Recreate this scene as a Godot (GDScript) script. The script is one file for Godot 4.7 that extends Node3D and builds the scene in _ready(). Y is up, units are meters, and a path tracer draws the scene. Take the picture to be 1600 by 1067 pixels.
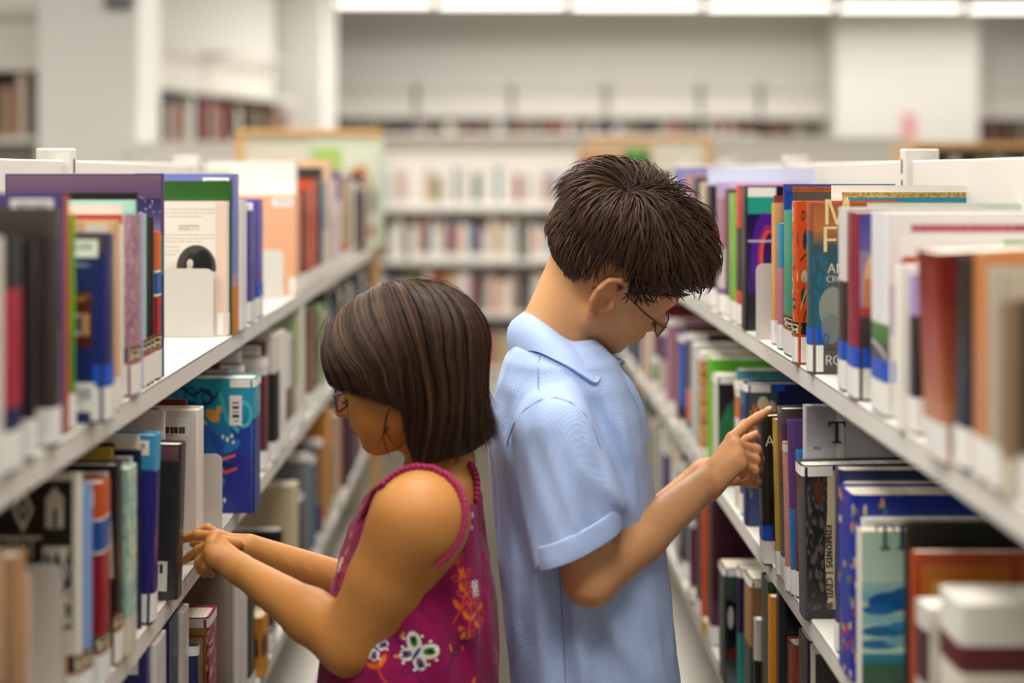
extends Node3D
# A library aisle: two children back to back between two ranges of bookshelves.
# The eye is 1.3 m above the floor and looks along -z; left shelf fronts stand at x = -0.42, right ones at x = 0.41.

const EYE := 1.30
const FOCAL := 2222.0
var names := {}
var rng := RandomNumberGenerator.new()
var M := {}
var labels_used := {}

# a point of the place from where it shows in the photograph (1600 x 1067) and its distance from the eye
func at(x: float, y: float, z: float) -> Vector3:
	return Vector3((x - 775.0) * z / FOCAL, EYE - (y - 270.0) * z / FOCAL, -z)

func setup_view():
	var cam := Camera3D.new()
	cam.name = "camera"
	add_child(cam)
	cam.position = Vector3(0, EYE, 0)
	cam.projection = Camera3D.PROJECTION_FRUSTUM
	cam.near = 0.05
	cam.far = 60.0
	cam.size = 1067.0 / FOCAL * 0.05
	cam.frustum_offset = Vector2(25.0, -263.5) / FOCAL * 0.05
	var ca := CameraAttributesPhysical.new()
	ca.exposure_aperture = 1.65
	ca.frustum_focus_distance = 1.98
	ca.frustum_focal_length = 50.0
	cam.attributes = ca
	cam.current = true
	var env := Environment.new()
	env.background_mode = Environment.BG_COLOR
	env.background_color = Color(0.5, 0.5, 0.5)
	env.background_energy_multiplier = 0.2
	env.tonemap_mode = Environment.TONE_MAPPER_LINEAR
	env.tonemap_exposure = 1.85
	env.sdfgi_enabled = true
	env.ssao_enabled = true
	env.ssil_enabled = true
	var we := WorldEnvironment.new()
	we.name = "environment"
	we.environment = env
	add_child(we)
	# ceiling fixtures: [x, distance, energy]
	for f in [[-0.15, 0.4, 1.0], [-0.15, 2.1, 1.0], [0.0, 4.3, 1.0], [0.0, 7.2, 1.3], [-2.6, 4.5, 1.5], [2.6, 4.5, .8], [-2.2, 1.2, 1.2], [2.2, 1.0, .45], [0.1, 10.4, 1.9], [2.4, 10.2, 1.8]]:
		ceiling_fixture(f[0], f[1], f[2])

# ---------------------------------------------------------------- objects
func numbered(called: String) -> String:
	var n: int = names.get(called, 0)
	names[called] = n + 1
	return called if n == 0 else "%s_%03d" % [called, n]

func tag(o: Node3D, label: String, category: String, group := ""):
	if label.split(" ").size() > 16:
		print("LONG: ", label)
	if labels_used.has(label) and group != "~":
		print("LABEL TWICE: ", label)
	labels_used[label] = 1
	o.set_meta("label", label)
	o.set_meta("category", category)
	if group != "" and group != "~":
		o.set_meta("group", group)

func thing(called: String, pos: Vector3) -> Node3D:
	var o := Node3D.new()
	o.name = numbered(called)
	add_child(o)
	o.position = pos
	return o

func put(called: String, mesh: Mesh, mat: Material, parent: Node = null) -> MeshInstance3D:
	var o := MeshInstance3D.new()
	o.mesh = mesh
	if mat:
		o.material_override = mat
	if parent:
		o.name = called
		parent.add_child(o, true)
	else:
		o.name = numbered(called)
		add_child(o)
	return o

func structure(called: String, mesh: Mesh, mat: Material, label := "") -> MeshInstance3D:
	var o := put(called, mesh, mat)
	o.set_meta("kind", "structure")
	if label != "":
		o.set_meta("label", label)
	return o

# ---------------------------------------------------------------- mesh builder
class MB:
	var v := PackedVector3Array()
	var n := PackedVector3Array()
	var c := PackedColorArray()
	var u := PackedVector2Array()
	var i := PackedInt32Array()

	func quad(a: Vector3, b: Vector3, d: Vector3, e: Vector3, col := Color.WHITE, ua := Vector2(0, 1), ub := Vector2(1, 1), uc := Vector2(1, 0), ud := Vector2(0, 0)):
		# a b d e run counter-clockwise seen from outside
		var k := v.size()
		var nn := (b - a).cross(e - a)
		if nn.length_squared() < 1e-16:
			nn = (d - b).cross(e - b)
		nn = nn.normalized()
		v.append_array(PackedVector3Array([a, b, d, e]))
		n.append_array(PackedVector3Array([nn, nn, nn, nn]))
		c.append_array(PackedColorArray([col, col, col, col]))
		u.append_array(PackedVector2Array([ua, ub, uc, ud]))
		i.append_array(PackedInt32Array([k, k + 2, k + 1, k, k + 3, k + 2]))

	func box(lo: Vector3, hi: Vector3, col := Color.WHITE, ch := 0.0):
		# a box, its edges chamfered by ch
		var m := (lo + hi) / 2.0
		var h := (hi - lo) / 2.0
		if ch <= 0.0:
			for ax in 3:
				for s in [-1.0, 1.0]:
					var p := Vector3.ZERO; var q := Vector3.ZERO; var r := Vector3.ZERO
					p[ax] = h[ax] * s
					q[(ax + 1) % 3] = h[(ax + 1) % 3] * s
					r[(ax + 2) % 3] = h[(ax + 2) % 3]
					quad(m + p - q - r, m + p + q - r, m + p + q + r, m + p - q + r, col)
			return
		for ax in 3:
			var b := (ax + 1) % 3
			var d := (ax + 2) % 3
			for s in [-1.0, 1.0]:
				var p := Vector3.ZERO; var q := Vector3.ZERO; var r := Vector3.ZERO
				p[ax] = h[ax] * s
				q[b] = (h[b] - ch) * s
				r[d] = h[d] - ch
				quad(m + p - q - r, m + p + q - r, m + p + q + r, m + p - q + r, col)
				for t in [-1.0, 1.0]:
					# edge between faces ax(s) and b(t)
					var p1 := Vector3.ZERO; var p2 := Vector3.ZERO; var e := Vector3.ZERO
					p1[ax] = h[ax] * s; p1[b] = (h[b] - ch) * t
					p2[ax] = (h[ax] - ch) * s; p2[b] = h[b] * t
					e[d] = h[d] - ch
					if s * t > 0:
						quad(m + p1 - e, m + p2 - e, m + p2 + e, m + p1 + e, col)
					else:
						quad(m + p1 + e, m + p2 + e, m + p2 - e, m + p1 - e, col)
		for sx in [-1.0, 1.0]:
			for sy in [-1.0, 1.0]:
				for sz in [-1.0, 1.0]:
					var a := m + Vector3(h.x * sx, (h.y - ch) * sy, (h.z - ch) * sz)
					var b2 := m + Vector3((h.x - ch) * sx, h.y * sy, (h.z - ch) * sz)
					var d2 := m + Vector3((h.x - ch) * sx, (h.y - ch) * sy, h.z * sz)
					if sx * sy * sz > 0:
						tri(a, b2, d2, col)
					else:
						tri(a, d2, b2, col)

	func tri(a: Vector3, b: Vector3, d: Vector3, col := Color.WHITE):
		var k := v.size()
		var nn := (b - a).cross(d - a).normalized()
		v.append_array(PackedVector3Array([a, b, d]))
		n.append_array(PackedVector3Array([nn, nn, nn]))
		c.append_array(PackedColorArray([col, col, col]))
		u.append_array(PackedVector2Array([Vector2.ZERO, Vector2.ZERO, Vector2.ZERO]))
		i.append_array(PackedInt32Array([k, k + 2, k + 1]))

	# a tube of changing radius along points, with smooth normals
	func tube(pts: PackedVector3Array, radii: PackedFloat32Array, sides := 6, col := Color.WHITE, col2 = null, flat := 1.0):
		var k0 := v.size()
		var cnt := pts.size()
		var ref := Vector3(0.31, 0.17, 0.93)
		var side := Vector3.ZERO
		for j in cnt:
			var t := (pts[min(j + 1, cnt - 1)] - pts[max(j - 1, 0)]).normalized()
			if j == 0:
				side = t.cross(ref)
				if side.length() < 0.05:
					side = t.cross(Vector3(1, 0, 0))
			side = (side - t * side.dot(t)).normalized()
			var up := side.cross(t)
			var cc: Color = col if col2 == null else col.lerp(col2, float(j) / (cnt - 1))
			for q in sides:
				var a := TAU * q / sides
				var d := side * cos(a) + up * sin(a) * flat
				v.append(pts[j] + d * radii[j])
				n.append(d.normalized())
				c.append(cc)
				u.append(Vector2(float(q) / sides, float(j) / (cnt - 1)))
		for j in cnt - 1:
			for q in sides:
				var a := k0 + j * sides + q
				var b := k0 + j * sides + (q + 1) % sides
				i.append_array(PackedInt32Array([a, b, b + sides, a, b + sides, a + sides]))
		for e in [0, cnt - 1]:
			if radii[e] > 0.0006:
				var k := v.size()
				var t := (pts[1] - pts[0]).normalized() * -1.0 if e == 0 else (pts[cnt - 1] - pts[cnt - 2]).normalized()
				v.append(pts[e] + t * radii[e] * 0.4); n.append(t); c.append(col if e == 0 or col2 == null else col2); u.append(Vector2(.5, .5))
				for q in sides:
					v.append(v[k0 + e * sides + q]); n.append(t); c.append(c[k]); u.append(Vector2(.5, .5))
				for q in sides:
					if e == 0:
						i.append_array(PackedInt32Array([k, k + 1 + (q + 1) % sides, k + 1 + q]))
					else:
						i.append_array(PackedInt32Array([k, k + 1 + q, k + 1 + (q + 1) % sides]))

	# a grid of points (rows x cols) as a smooth sheet
	func sheet(p: PackedVector3Array, cols: int, col := Color.WHITE, flip := false):
		var k := v.size()
		var rows := p.size() / cols
		for r in rows:
			for q in cols:
				var du := p[r * cols + min(q + 1, cols - 1)] - p[r * cols + max(q - 1, 0)]
				var dv := p[min(r + 1, rows - 1) * cols + q] - p[max(r - 1, 0) * cols + q]
				var nn := du.cross(dv).normalized()
				v.append(p[r * cols + q]); n.append(-nn if flip else nn); c.append(col); u.append(Vector2(float(q) / (cols - 1), float(r) / (rows - 1)))
		for r in rows - 1:
			for q in cols - 1:
				var a := k + r * cols + q
				if flip:
					i.append_array(PackedInt32Array([a, a + 1, a + cols + 1, a, a + cols + 1, a + cols]))
				else:
					i.append_array(PackedInt32Array([a, a + cols + 1, a + 1, a, a + cols, a + cols + 1]))

	# a sheet given thickness
	func slab(p: PackedVector3Array, cols: int, thick: float, col := Color.WHITE):
		var rows := p.size() / cols
		var back := PackedVector3Array()
		for r in rows:
			for q in cols:
				var du := p[r * cols + min(q + 1, cols - 1)] - p[r * cols + max(q - 1, 0)]
				var dv := p[min(r + 1, rows - 1) * cols + q] - p[max(r - 1, 0) * cols + q]
				back.append(p[r * cols + q] - du.cross(dv).normalized() * thick)
		sheet(p, cols, col)
		sheet(back, cols, col, true)
		for q in cols - 1:
			quad(p[q + 1], p[q], back[q], back[q + 1], col)
			var o := (rows - 1) * cols
			quad(p[o + q], p[o + q + 1], back[o + q + 1], back[o + q], col)
		for r in rows - 1:
			var a := r * cols
			quad(p[a], p[a + cols], back[a + cols], back[a], col)
			var b := r * cols + cols - 1
			quad(p[b + cols], p[b], back[b], back[b + cols], col)

	func mesh(mat: Material = null) -> ArrayMesh:
		var arr := []
		arr.resize(Mesh.ARRAY_MAX)
		arr[Mesh.ARRAY_VERTEX] = v
		arr[Mesh.ARRAY_NORMAL] = n
		arr[Mesh.ARRAY_COLOR] = c
		arr[Mesh.ARRAY_TEX_UV] = u
		arr[Mesh.ARRAY_INDEX] = i
		var m := ArrayMesh.new()
		m.add_surface_from_arrays(Mesh.PRIMITIVE_TRIANGLES, arr)
		if mat:
			m.surface_set_material(0, mat)
		return m

func box_mesh(lo: Vector3, hi: Vector3, ch := 0.0) -> ArrayMesh:
	var b := MB.new()
	b.box(lo, hi, Color.WHITE, ch)
	return b.mesh()

func lin(hex: String) -> Color:
	return Color(hex).srgb_to_linear()

func paint(albedo: Color, rough := 0.5, spec := 0.5) -> StandardMaterial3D:
	var m := StandardMaterial3D.new()
	m.albedo_color = albedo
	m.roughness = rough
	m.metallic_specular = spec
	return m

func tinted(rough := 0.5, spec := 0.5) -> StandardMaterial3D:
	var m := paint(Color.WHITE, rough, spec)
	m.vertex_color_use_as_albedo = true
	return m

func noise_texture(freq: float, seed_: int, normal := false, strength := 4.0, size := 512, type := FastNoiseLite.TYPE_SIMPLEX_SMOOTH) -> NoiseTexture2D:
	var f := FastNoiseLite.new()
	f.seed = seed_
	f.frequency = freq
	f.noise_type = type
	f.fractal_octaves = 4
	var t := NoiseTexture2D.new()
	t.width = size
	t.height = size
	t.seamless = true
	t.noise = f
	t.as_normal_map = normal
	t.bump_strength = strength
	return t

# ---------------------------------------------------------------- painted print: ops are "kind numbers colour", in parts of the sheet
class Art:
	var im: Image
	var w: int
	var h: int
	func _init(w_: int, h_: int, bg: Color):
		w = w_; h = h_
		im = Image.create(w, h, false, Image.FORMAT_RGBA8)
		im.fill(bg)
	func blend(x: int, y: int, c: Color, a: float):
		if x >= 0 and y >= 0 and x < w and y < h and a > 0.0:
			var o := im.get_pixel(x, y)
			im.set_pixel(x, y, Color(lerpf(o.r, c.r, a), lerpf(o.g, c.g, a), lerpf(o.b, c.b, a), maxf(o.a, a)))
	func run(ops: String):
		for line in ops.split(";", false):
			var t := line.strip_edges().split(" ", false)
			if t.size() < 2:
				continue
			var f := PackedFloat32Array()
			for q in range(1, t.size()):
				if t[q].is_valid_float() and t[q].length() < 6:
					f.append(t[q].to_float())
			var c := Color(t[t.size() - 1])
			match t[0]:
				"r":
					im.fill_rect(Rect2i(int(f[0] * w), int(f[1] * h), maxi(1, int(f[2] * w)), maxi(1, int(f[3] * h))), c)
				"e":
					ellipse(f[0] * w, f[1] * h, f[2] * w, f[3] * h, deg_to_rad(f[4]), c)
				"o": # a ring
					ring(f[0] * w, f[1] * h, f[2] * w, f[3] * w, c)
				"l":
					stroke(Vector2(f[0] * w, f[1] * h), Vector2(f[2] * w, f[3] * h), f[4] * w, c)
				"g":
					var c0 := Color(t[t.size() - 2])
					for y in range(int(f[0] * h), mini(h, int(f[1] * h))):
						im.fill_rect(Rect2i(0, y, w, 1), c0.lerp(c, (y - f[0] * h) / ((f[1] - f[0]) * h)))
				"p":
					var pts := PackedVector2Array()
					for q in range(0, f.size() - 1, 2):
						pts.append(Vector2(f[q] * w, f[q + 1] * h))
					poly(pts, c)
				"s": # scattered dabs: count seed size x y w h
					var rg := RandomNumberGenerator.new()
					rg.seed = int(f[1])
					for q in int(f[0]):
						ellipse((f[3] + rg.randf() * f[5]) * w, (f[4] + rg.randf() * f[6]) * h, f[2] * w * rg.randf_range(.5, 1.3), f[2] * w * rg.randf_range(.4, 1.2), rg.randf() * 3.0, c)
				"k": # broken lines of small type, too small to read: x y w rows row_height
					var rg2 := RandomNumberGenerator.new()
					rg2.seed = int(f[2] * 977 + f[1] * 131)
					for row in int(f[3]):
						var x := f[0] * w
						while x < (f[0] + f[2]) * w * (0.75 if row == int(f[3]) - 1 else 1.0):
							var ww := rg2.randf_range(3, 9)
							im.fill_rect(Rect2i(int(x), int((f[1] + row * f[4]) * h), int(ww), maxi(1, int(f[4] * h * .35))), c)
							x += ww + 2
	func ellipse(cx: float, cy: float, rx: float, ry: float, rot: float, c: Color):
		var R := maxf(rx, ry) + 1
		var cs := cos(rot); var sn := sin(rot)
		for y in range(maxi(0, int(cy - R)), mini(h, int(cy + R) + 1)):
			for x in range(maxi(0, int(cx - R)), mini(w, int(cx + R) + 1)):
				var dx := x + .5 - cx; var dy := y + .5 - cy
				var a := (dx * cs + dy * sn) / rx; var b := (-dx * sn + dy * cs) / ry
				var d := (sqrt(a * a + b * b) - 1.0) * minf(rx, ry)
				if d < .7:
					blend(x, y, c, clampf(.5 - d, 0, 1) * c.a)
	func ring(cx: float, cy: float, r: float, th: float, c: Color):
		for y in range(maxi(0, int(cy - r - th)), mini(h, int(cy + r + th) + 1)):
			for x in range(maxi(0, int(cx - r - th)), mini(w, int(cx + r + th) + 1)):
				var d: float = abs(Vector2(x + .5 - cx, y + .5 - cy).length() - r) - th * .5
				blend(x, y, c, clampf(.5 - d, 0, 1) * c.a)
	func stroke(a: Vector2, b: Vector2, th: float, c: Color):
		var ab := b - a
		var L := maxf(ab.length_squared(), 1e-6)
		for y in range(maxi(0, int(minf(a.y, b.y) - th)), mini(h, int(maxf(a.y, b.y) + th) + 2)):
			for x in range(maxi(0, int(minf(a.x, b.x) - th)), mini(w, int(maxf(a.x, b.x) + th) + 2)):
				var p := Vector2(x + .5, y + .5)
				var t := clampf((p - a).dot(ab) / L, 0, 1)
				blend(x, y, c, clampf(.5 - ((p - a - ab * t).length() - th * .5), 0, 1) * c.a)
	func poly(p: PackedVector2Array, c: Color):
		var lo := p[0]; var hi := p[0]
		for q in p:
			lo = lo.min(q); hi = hi.max(q)
		for y in range(maxi(0, int(lo.y)), mini(h, int(hi.y) + 1)):
			for x in range(maxi(0, int(lo.x)), mini(w, int(hi.x) + 1)):
				if Geometry2D.is_point_in_polygon(Vector2(x + .5, y + .5), p):
					blend(x, y, c, c.a)
	func texture() -> ImageTexture:
		return ImageTexture.create_from_image(im)

func print_material(w: int, h: int, bg: String, ops: String, rough := 0.35) -> StandardMaterial3D:
	var a := Art.new(w, h, Color(bg))
	a.run(ops)
	var m := paint(Color.WHITE, rough)
	m.albedo_texture = a.texture()
	return m

func lettering(called: String, text: String, height: float, parent: Node3D, pos: Vector3, basis_: Basis, color: String, serif := false, weight := 400) -> MeshInstance3D:
	var t := TextMesh.new()
	var f := SystemFont.new()
	f.font_names = PackedStringArray(["Droid Serif" if serif else "Droid Sans"])
	f.font_weight = weight
	t.font = f
	t.text = text
	t.font_size = 48
	t.pixel_size = height / 48.0
	t.depth = 0.0004
	t.curve_step = 4.0
	var o := put(called, t, paint(Color(color), 0.4), parent)
	o.transform = Transform3D(basis_, pos)
	return o

# ---------------------------------------------------------------- the room
func make_materials():
	M.wall = paint(Color("e2e0da"), 0.85, 0.3)
	M.wall.normal_enabled = true
	M.wall.normal_texture = noise_texture(0.05, 3, true, 1.5, 256)
	M.wall.normal_scale = 0.25
	M.wall.uv1_triplanar = true
	M.wall.uv1_world_triplanar = true
	M.ceiling = paint(Color("d6d3ca"), 0.9, 0.2)
	M.carpet = paint(Color("8b867c"), 1.0, 0.1)
	M.carpet.albedo_texture = noise_texture(0.08, 5, false, 1.0, 512)
	M.carpet.albedo_color = Color("8f8a82")
	M.carpet.uv1_triplanar = true
	M.carpet.uv1_world_triplanar = true
	M.carpet.uv1_scale = Vector3(1.5, 1.5, 1.5)
	var ramp := Gradient.new()
	ramp.set_color(0, Color("8a857c")); ramp.set_color(1, Color("e0dbd0"))
	M.carpet.albedo_texture.color_ramp = ramp
	M.steel = paint(Color("dfdbd2"), 0.42, 0.5)
	M.steel.normal_enabled = true
	M.steel.normal_texture = noise_texture(0.12, 9, true, 1.2, 256)
	M.steel.normal_scale = 0.12
	M.steel.uv1_triplanar = true
	M.steel.uv1_world_triplanar = true
	M.steel.uv1_scale = Vector3(4, 4, 4)
	M.bookend = paint(Color("cfcbc2"), 0.5, 0.5)
	M.gap = paint(Color("3a3732"), 0.8, 0.3)
	M.wood = paint(Color("ecd6b4"), 0.45, 0.5)
	M.wood.albedo_texture = noise_texture(0.02, 12, false, 1.0, 512)
	var wr := Gradient.new()
	wr.set_color(0, Color("d8b382")); wr.set_color(1, Color("f6dcb2"))
	M.wood.albedo_texture.color_ramp = wr
	M.end_board = paint(Color("d8d3c0"), .5, .4)
	M.wood.uv1_triplanar = true
	M.wood.uv1_scale = Vector3(6, 0.5, 6)
	M.cover_gloss = tinted(0.26, 0.5)
	M.cover_matte = tinted(0.6, 0.35)
	for k in ["cover_gloss", "cover_matte"]:
		M[k].normal_enabled = true
		M[k].normal_texture = noise_texture(0.03, 21 if k == "cover_gloss" else 22, true, 2.0, 256)
		M[k].normal_scale = 0.10 if k == "cover_gloss" else 0.25
		M[k].uv1_triplanar = true
		M[k].uv1_scale = Vector3(6, 6, 6)
	M.paper = tinted(0.9, 0.2)
	M.paper.albedo_texture = page_lines()
	M.sticker_white = paint(Color("f3f1ea"), 0.35)
	var bc := "r .04 .1 .92 .5 ffffff;"
	var rg := RandomNumberGenerator.new()
	rg.seed = 5
	var x := 0.12
	while x < 0.86:
		var wd := rg.randf_range(.006, .022)
		bc += "r %.3f .2 %.3f .42 202020;" % [x, wd]
		x += wd + rg.randf_range(.006, .02)
	bc += "k .25 .70 .5 1 .12 505050"
	M.barcode = print_material(160, 64, "f4f2ec", bc, 0.3)
	M.genre = print_material(48, 64, "d9702c", "r .06 .05 .88 .9 17261d;e .5 .38 .3 .2 0 d8c8a0;e .5 .38 .18 .1 0 17261d;r .3 .52 .42 .08 d8c8a0;e .5 .7 .28 .15 0 d8c8a0;e .5 .72 .13 .08 0 17261d;r .1 .9 .8 .06 c23b2c", 0.3)
	M.blue_tape = paint(Color("1d57c9"), 0.25)
	M.screen_lamp = paint(Color("fbfaf4"), 0.5)
	M.screen_lamp.emission_enabled = true
	M.screen_lamp.emission = Color("fffaf0")
	M.screen_lamp.emission_energy_multiplier = 1.6
	M.lamp_body = paint(Color("d8d6d0"), 0.4)

func page_lines() -> ImageTexture:
	var im := Image.create(64, 64, false, Image.FORMAT_RGBA8)
	var rg := RandomNumberGenerator.new()
	rg.seed = 77
	for y in 64:
		var k := rg.randf_range(0.82, 1.0)
		im.fill_rect(Rect2i(0, y, 64, 1), Color(k, k, k * .98))
	return ImageTexture.create_from_image(im)

func ceiling_fixture(x: float, z: float, energy: float):
	var y := 2.98
	var o := thing("ceiling_light", Vector3(x, y, -z))
	tag(o, "flat white fluorescent ceiling light fitting, %s" % ["over the aisle near the front" if z < 1 and absf(x) < 1 else "over the two children" if z < 3 and absf(x) < 1 else "over the middle of the aisle" if z < 5 and absf(x) < 1 else "over the far end of the aisle" if absf(x) < .05 else "beyond the left bookshelves, level with their middle" if x < -2 and z > 3 else "beyond the right bookshelves, level with their middle" if x > 2 and z < 6 and z > 3 else "near the front on the left" if x < -2 else "near the front on the right" if x > 2 and z < 3 else "before the back wall on the left" if x < 1 else "before the back wall on the right"], "ceiling light", "ceiling lights")
	var f := MB.new()
	f.box(Vector3(-.64, -.01, -.32), Vector3(.64, .09, .32), Color.WHITE, .006)
	put("housing", f.mesh(), M.lamp_body, o)
	var d := MB.new()
	d.box(Vector3(-.6, -.016, -.28), Vector3(.6, -.011, .28))
	put("diffuser", d.mesh(), M.screen_lamp, o)
	var l := AreaLight3D.new()
	l.name = "lamp"
	l.area_size = Vector2(1.2, .56)
	l.light_color = Color("fffaf4")
	l.light_energy = energy * 2.2
	l.area_range = 20.0
	l.shadow_enabled = true
	o.add_child(l)
	l.position = Vector3(0, -.03, 0)
	l.rotation_degrees.x = -90

func build_room():
	structure("floor", box_mesh(Vector3(-5.2, -.1, -14.2), Vector3(5.4, 0, 2.6)), M.carpet, "grey-beige carpet floor between the bookshelves")
	structure("ceiling", box_mesh(Vector3(-5.2, 3.05, -14.2), Vector3(5.4, 3.15, 2.6)), M.ceiling, "plain pale ceiling above the shelves")
	structure("wall_back", box_mesh(Vector3(-5.2, 0, -14.2), Vector3(5.4, 3.05, -13.75)), M.wall, "white back wall of the library")
	structure("wall_front", box_mesh(Vector3(-5.2, 0, 2.4), Vector3(5.4, 3.05, 2.6)), M.wall)
	structure("wall_right", box_mesh(Vector3(5.2, 0, -13.75), Vector3(5.4, 3.05, 2.4)), M.wall)
	structure("wall_left", box_mesh(Vector3(-5.2, 0, -13.75), Vector3(-5.0, 3.05, 2.4)), M.wall)
	# the left wall comes in aslant behind the near column
	var a := Vector3(-3.0, 0, -6.95); var b := Vector3(-1.70, 0, -10.9)
	var w := structure("wall_aslant", box_mesh(Vector3(0, 0, 0), Vector3(.1, 3.05, (b - a).length())), M.wall, "white wall running aslant behind the left bookshelves")
	w.position = a
	w.rotation.y = atan2(b.x - a.x, b.z - a.z)
	structure("column", box_mesh(Vector3(-2.26, 0, -7.45), Vector3(-1.757, 3.05, -7.0), .01), M.wall, "broad white column behind the left bookshelves")
	structure("column", box_mesh(Vector3(-1.82, 0, -11.9), Vector3(-1.335, 3.05, -11.0), .01), M.wall, "white column at the left end of the back wall")
	structure("column", box_mesh(Vector3(3.15, 0, -13.74), Vector3(4.485, 3.05, -13.2), .01), M.wall, "broad white column before the back wall on the right")
	# a small grey box high on the near column
	var gb := thing("wall_box", at(186, 4, 6.99))
	tag(gb, "small dark grey box fixed high on the white left column", "wall box")
	var q := MB.new()
	q.box(Vector3(-.066, -.03, 0), Vector3(.066, .05, .04), Color.WHITE, .006)
	put("case", q.mesh(), paint(Color("6f7173"), .5), gb)
	var q2 := MB.new()
	q2.box(Vector3(-.05, -.022, .04), Vector3(.05, -.004, .043))
	put("vent", q2.mesh(), paint(Color("3c3e40"), .5), gb)
	# the red sign on the right column
	var sg := thing("sign", at(1420, 200, 13.19))
	tag(sg, "small red and white sign on the broad right column", "sign")
	put("panel", box_mesh(Vector3(-.06, -.13, 0), Vector3(.06, .13, .006)), print_material(48, 96, "f0d6cf", "r .08 .05 .84 .2 d8455a;r .1 .3 .22 .62 d44a5c;r .42 .3 .2 .62 d44a5c;r .72 .3 .2 .62 d44a5c"), sg)
	# row of linear lamps before the back wall
	var xs := [467, 680, 888, 1098, 1305, 1505, 1700]
	for k in 6:
		var p0 := at(xs[k] + 2, 0, 12.15 + k * .05)
		var p1 := at(xs[k + 1] - 2, 0, 12.15 + k * .05)
		var y := EYE + 264.5 / FOCAL * 12.15 - k * .003
		var lm := thing("strip_lamp", Vector3((p0.x + p1.x) / 2, y, p0.z))
		tag(lm, "glowing white strip lamp near the ceiling, %s in the back row" % ["leftmost", "second from left", "third from left", "fourth from left", "fifth from left", "rightmost"][k], "lamp", "strip lamps in a row")
		var hw := (p1.x - p0.x) / 2
		put("housing", box_mesh(Vector3(-hw, .012, -.09), Vector3(hw, .12, .09), .01), M.lamp_body, lm)
		put("end_cap", box_mesh(Vector3(-hw, -.02, -.08), Vector3(-hw + .02, .012, .08), .004), M.lamp_body, lm)
		put("end_cap", box_mesh(Vector3(hw - .02, -.02, -.08), Vector3(hw, .012, .08), .004), M.lamp_body, lm)
		var tb := MB.new()
		tb.box(Vector3(-hw + .02, -.018, -.075), Vector3(hw - .02, .012, .075), Color.WHITE, .006)
		var glow: StandardMaterial3D = M.screen_lamp.duplicate()
		glow.emission_energy_multiplier = 1.5
		put("tube", tb.mesh(), glow, lm)
		put("hanger", box_mesh(Vector3(-.006, .12, -.006), Vector3(.006, 3.05 - y, .006)), M.lamp_body, lm)
		var l := AreaLight3D.new()
		l.name = "lamp"
		l.area_size = Vector2(hw * 2 - .04, .15)
		l.light_color = Color("fffaf4")
		l.light_energy = .5
		l.area_range = 20.0
		l.shadow_enabled = true
		lm.add_child(l)
		l.position = Vector3(0, -.03, 0)
		l.rotation_degrees.x = -90

# ---------------------------------------------------------------- bookshelves
const SHELF := {
	"L": {"front": 0.42, "y": [-.258, -.545, -.90, -1.19], "seam": 2.18, "ends": [.352, 4.922]},
	"R": {"front": 0.41, "y": [-.259, -.580, -.90, -1.19], "seam": 2.23, "ends": [.402, 5.886]},
}
const DEEP := 0.235

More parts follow.
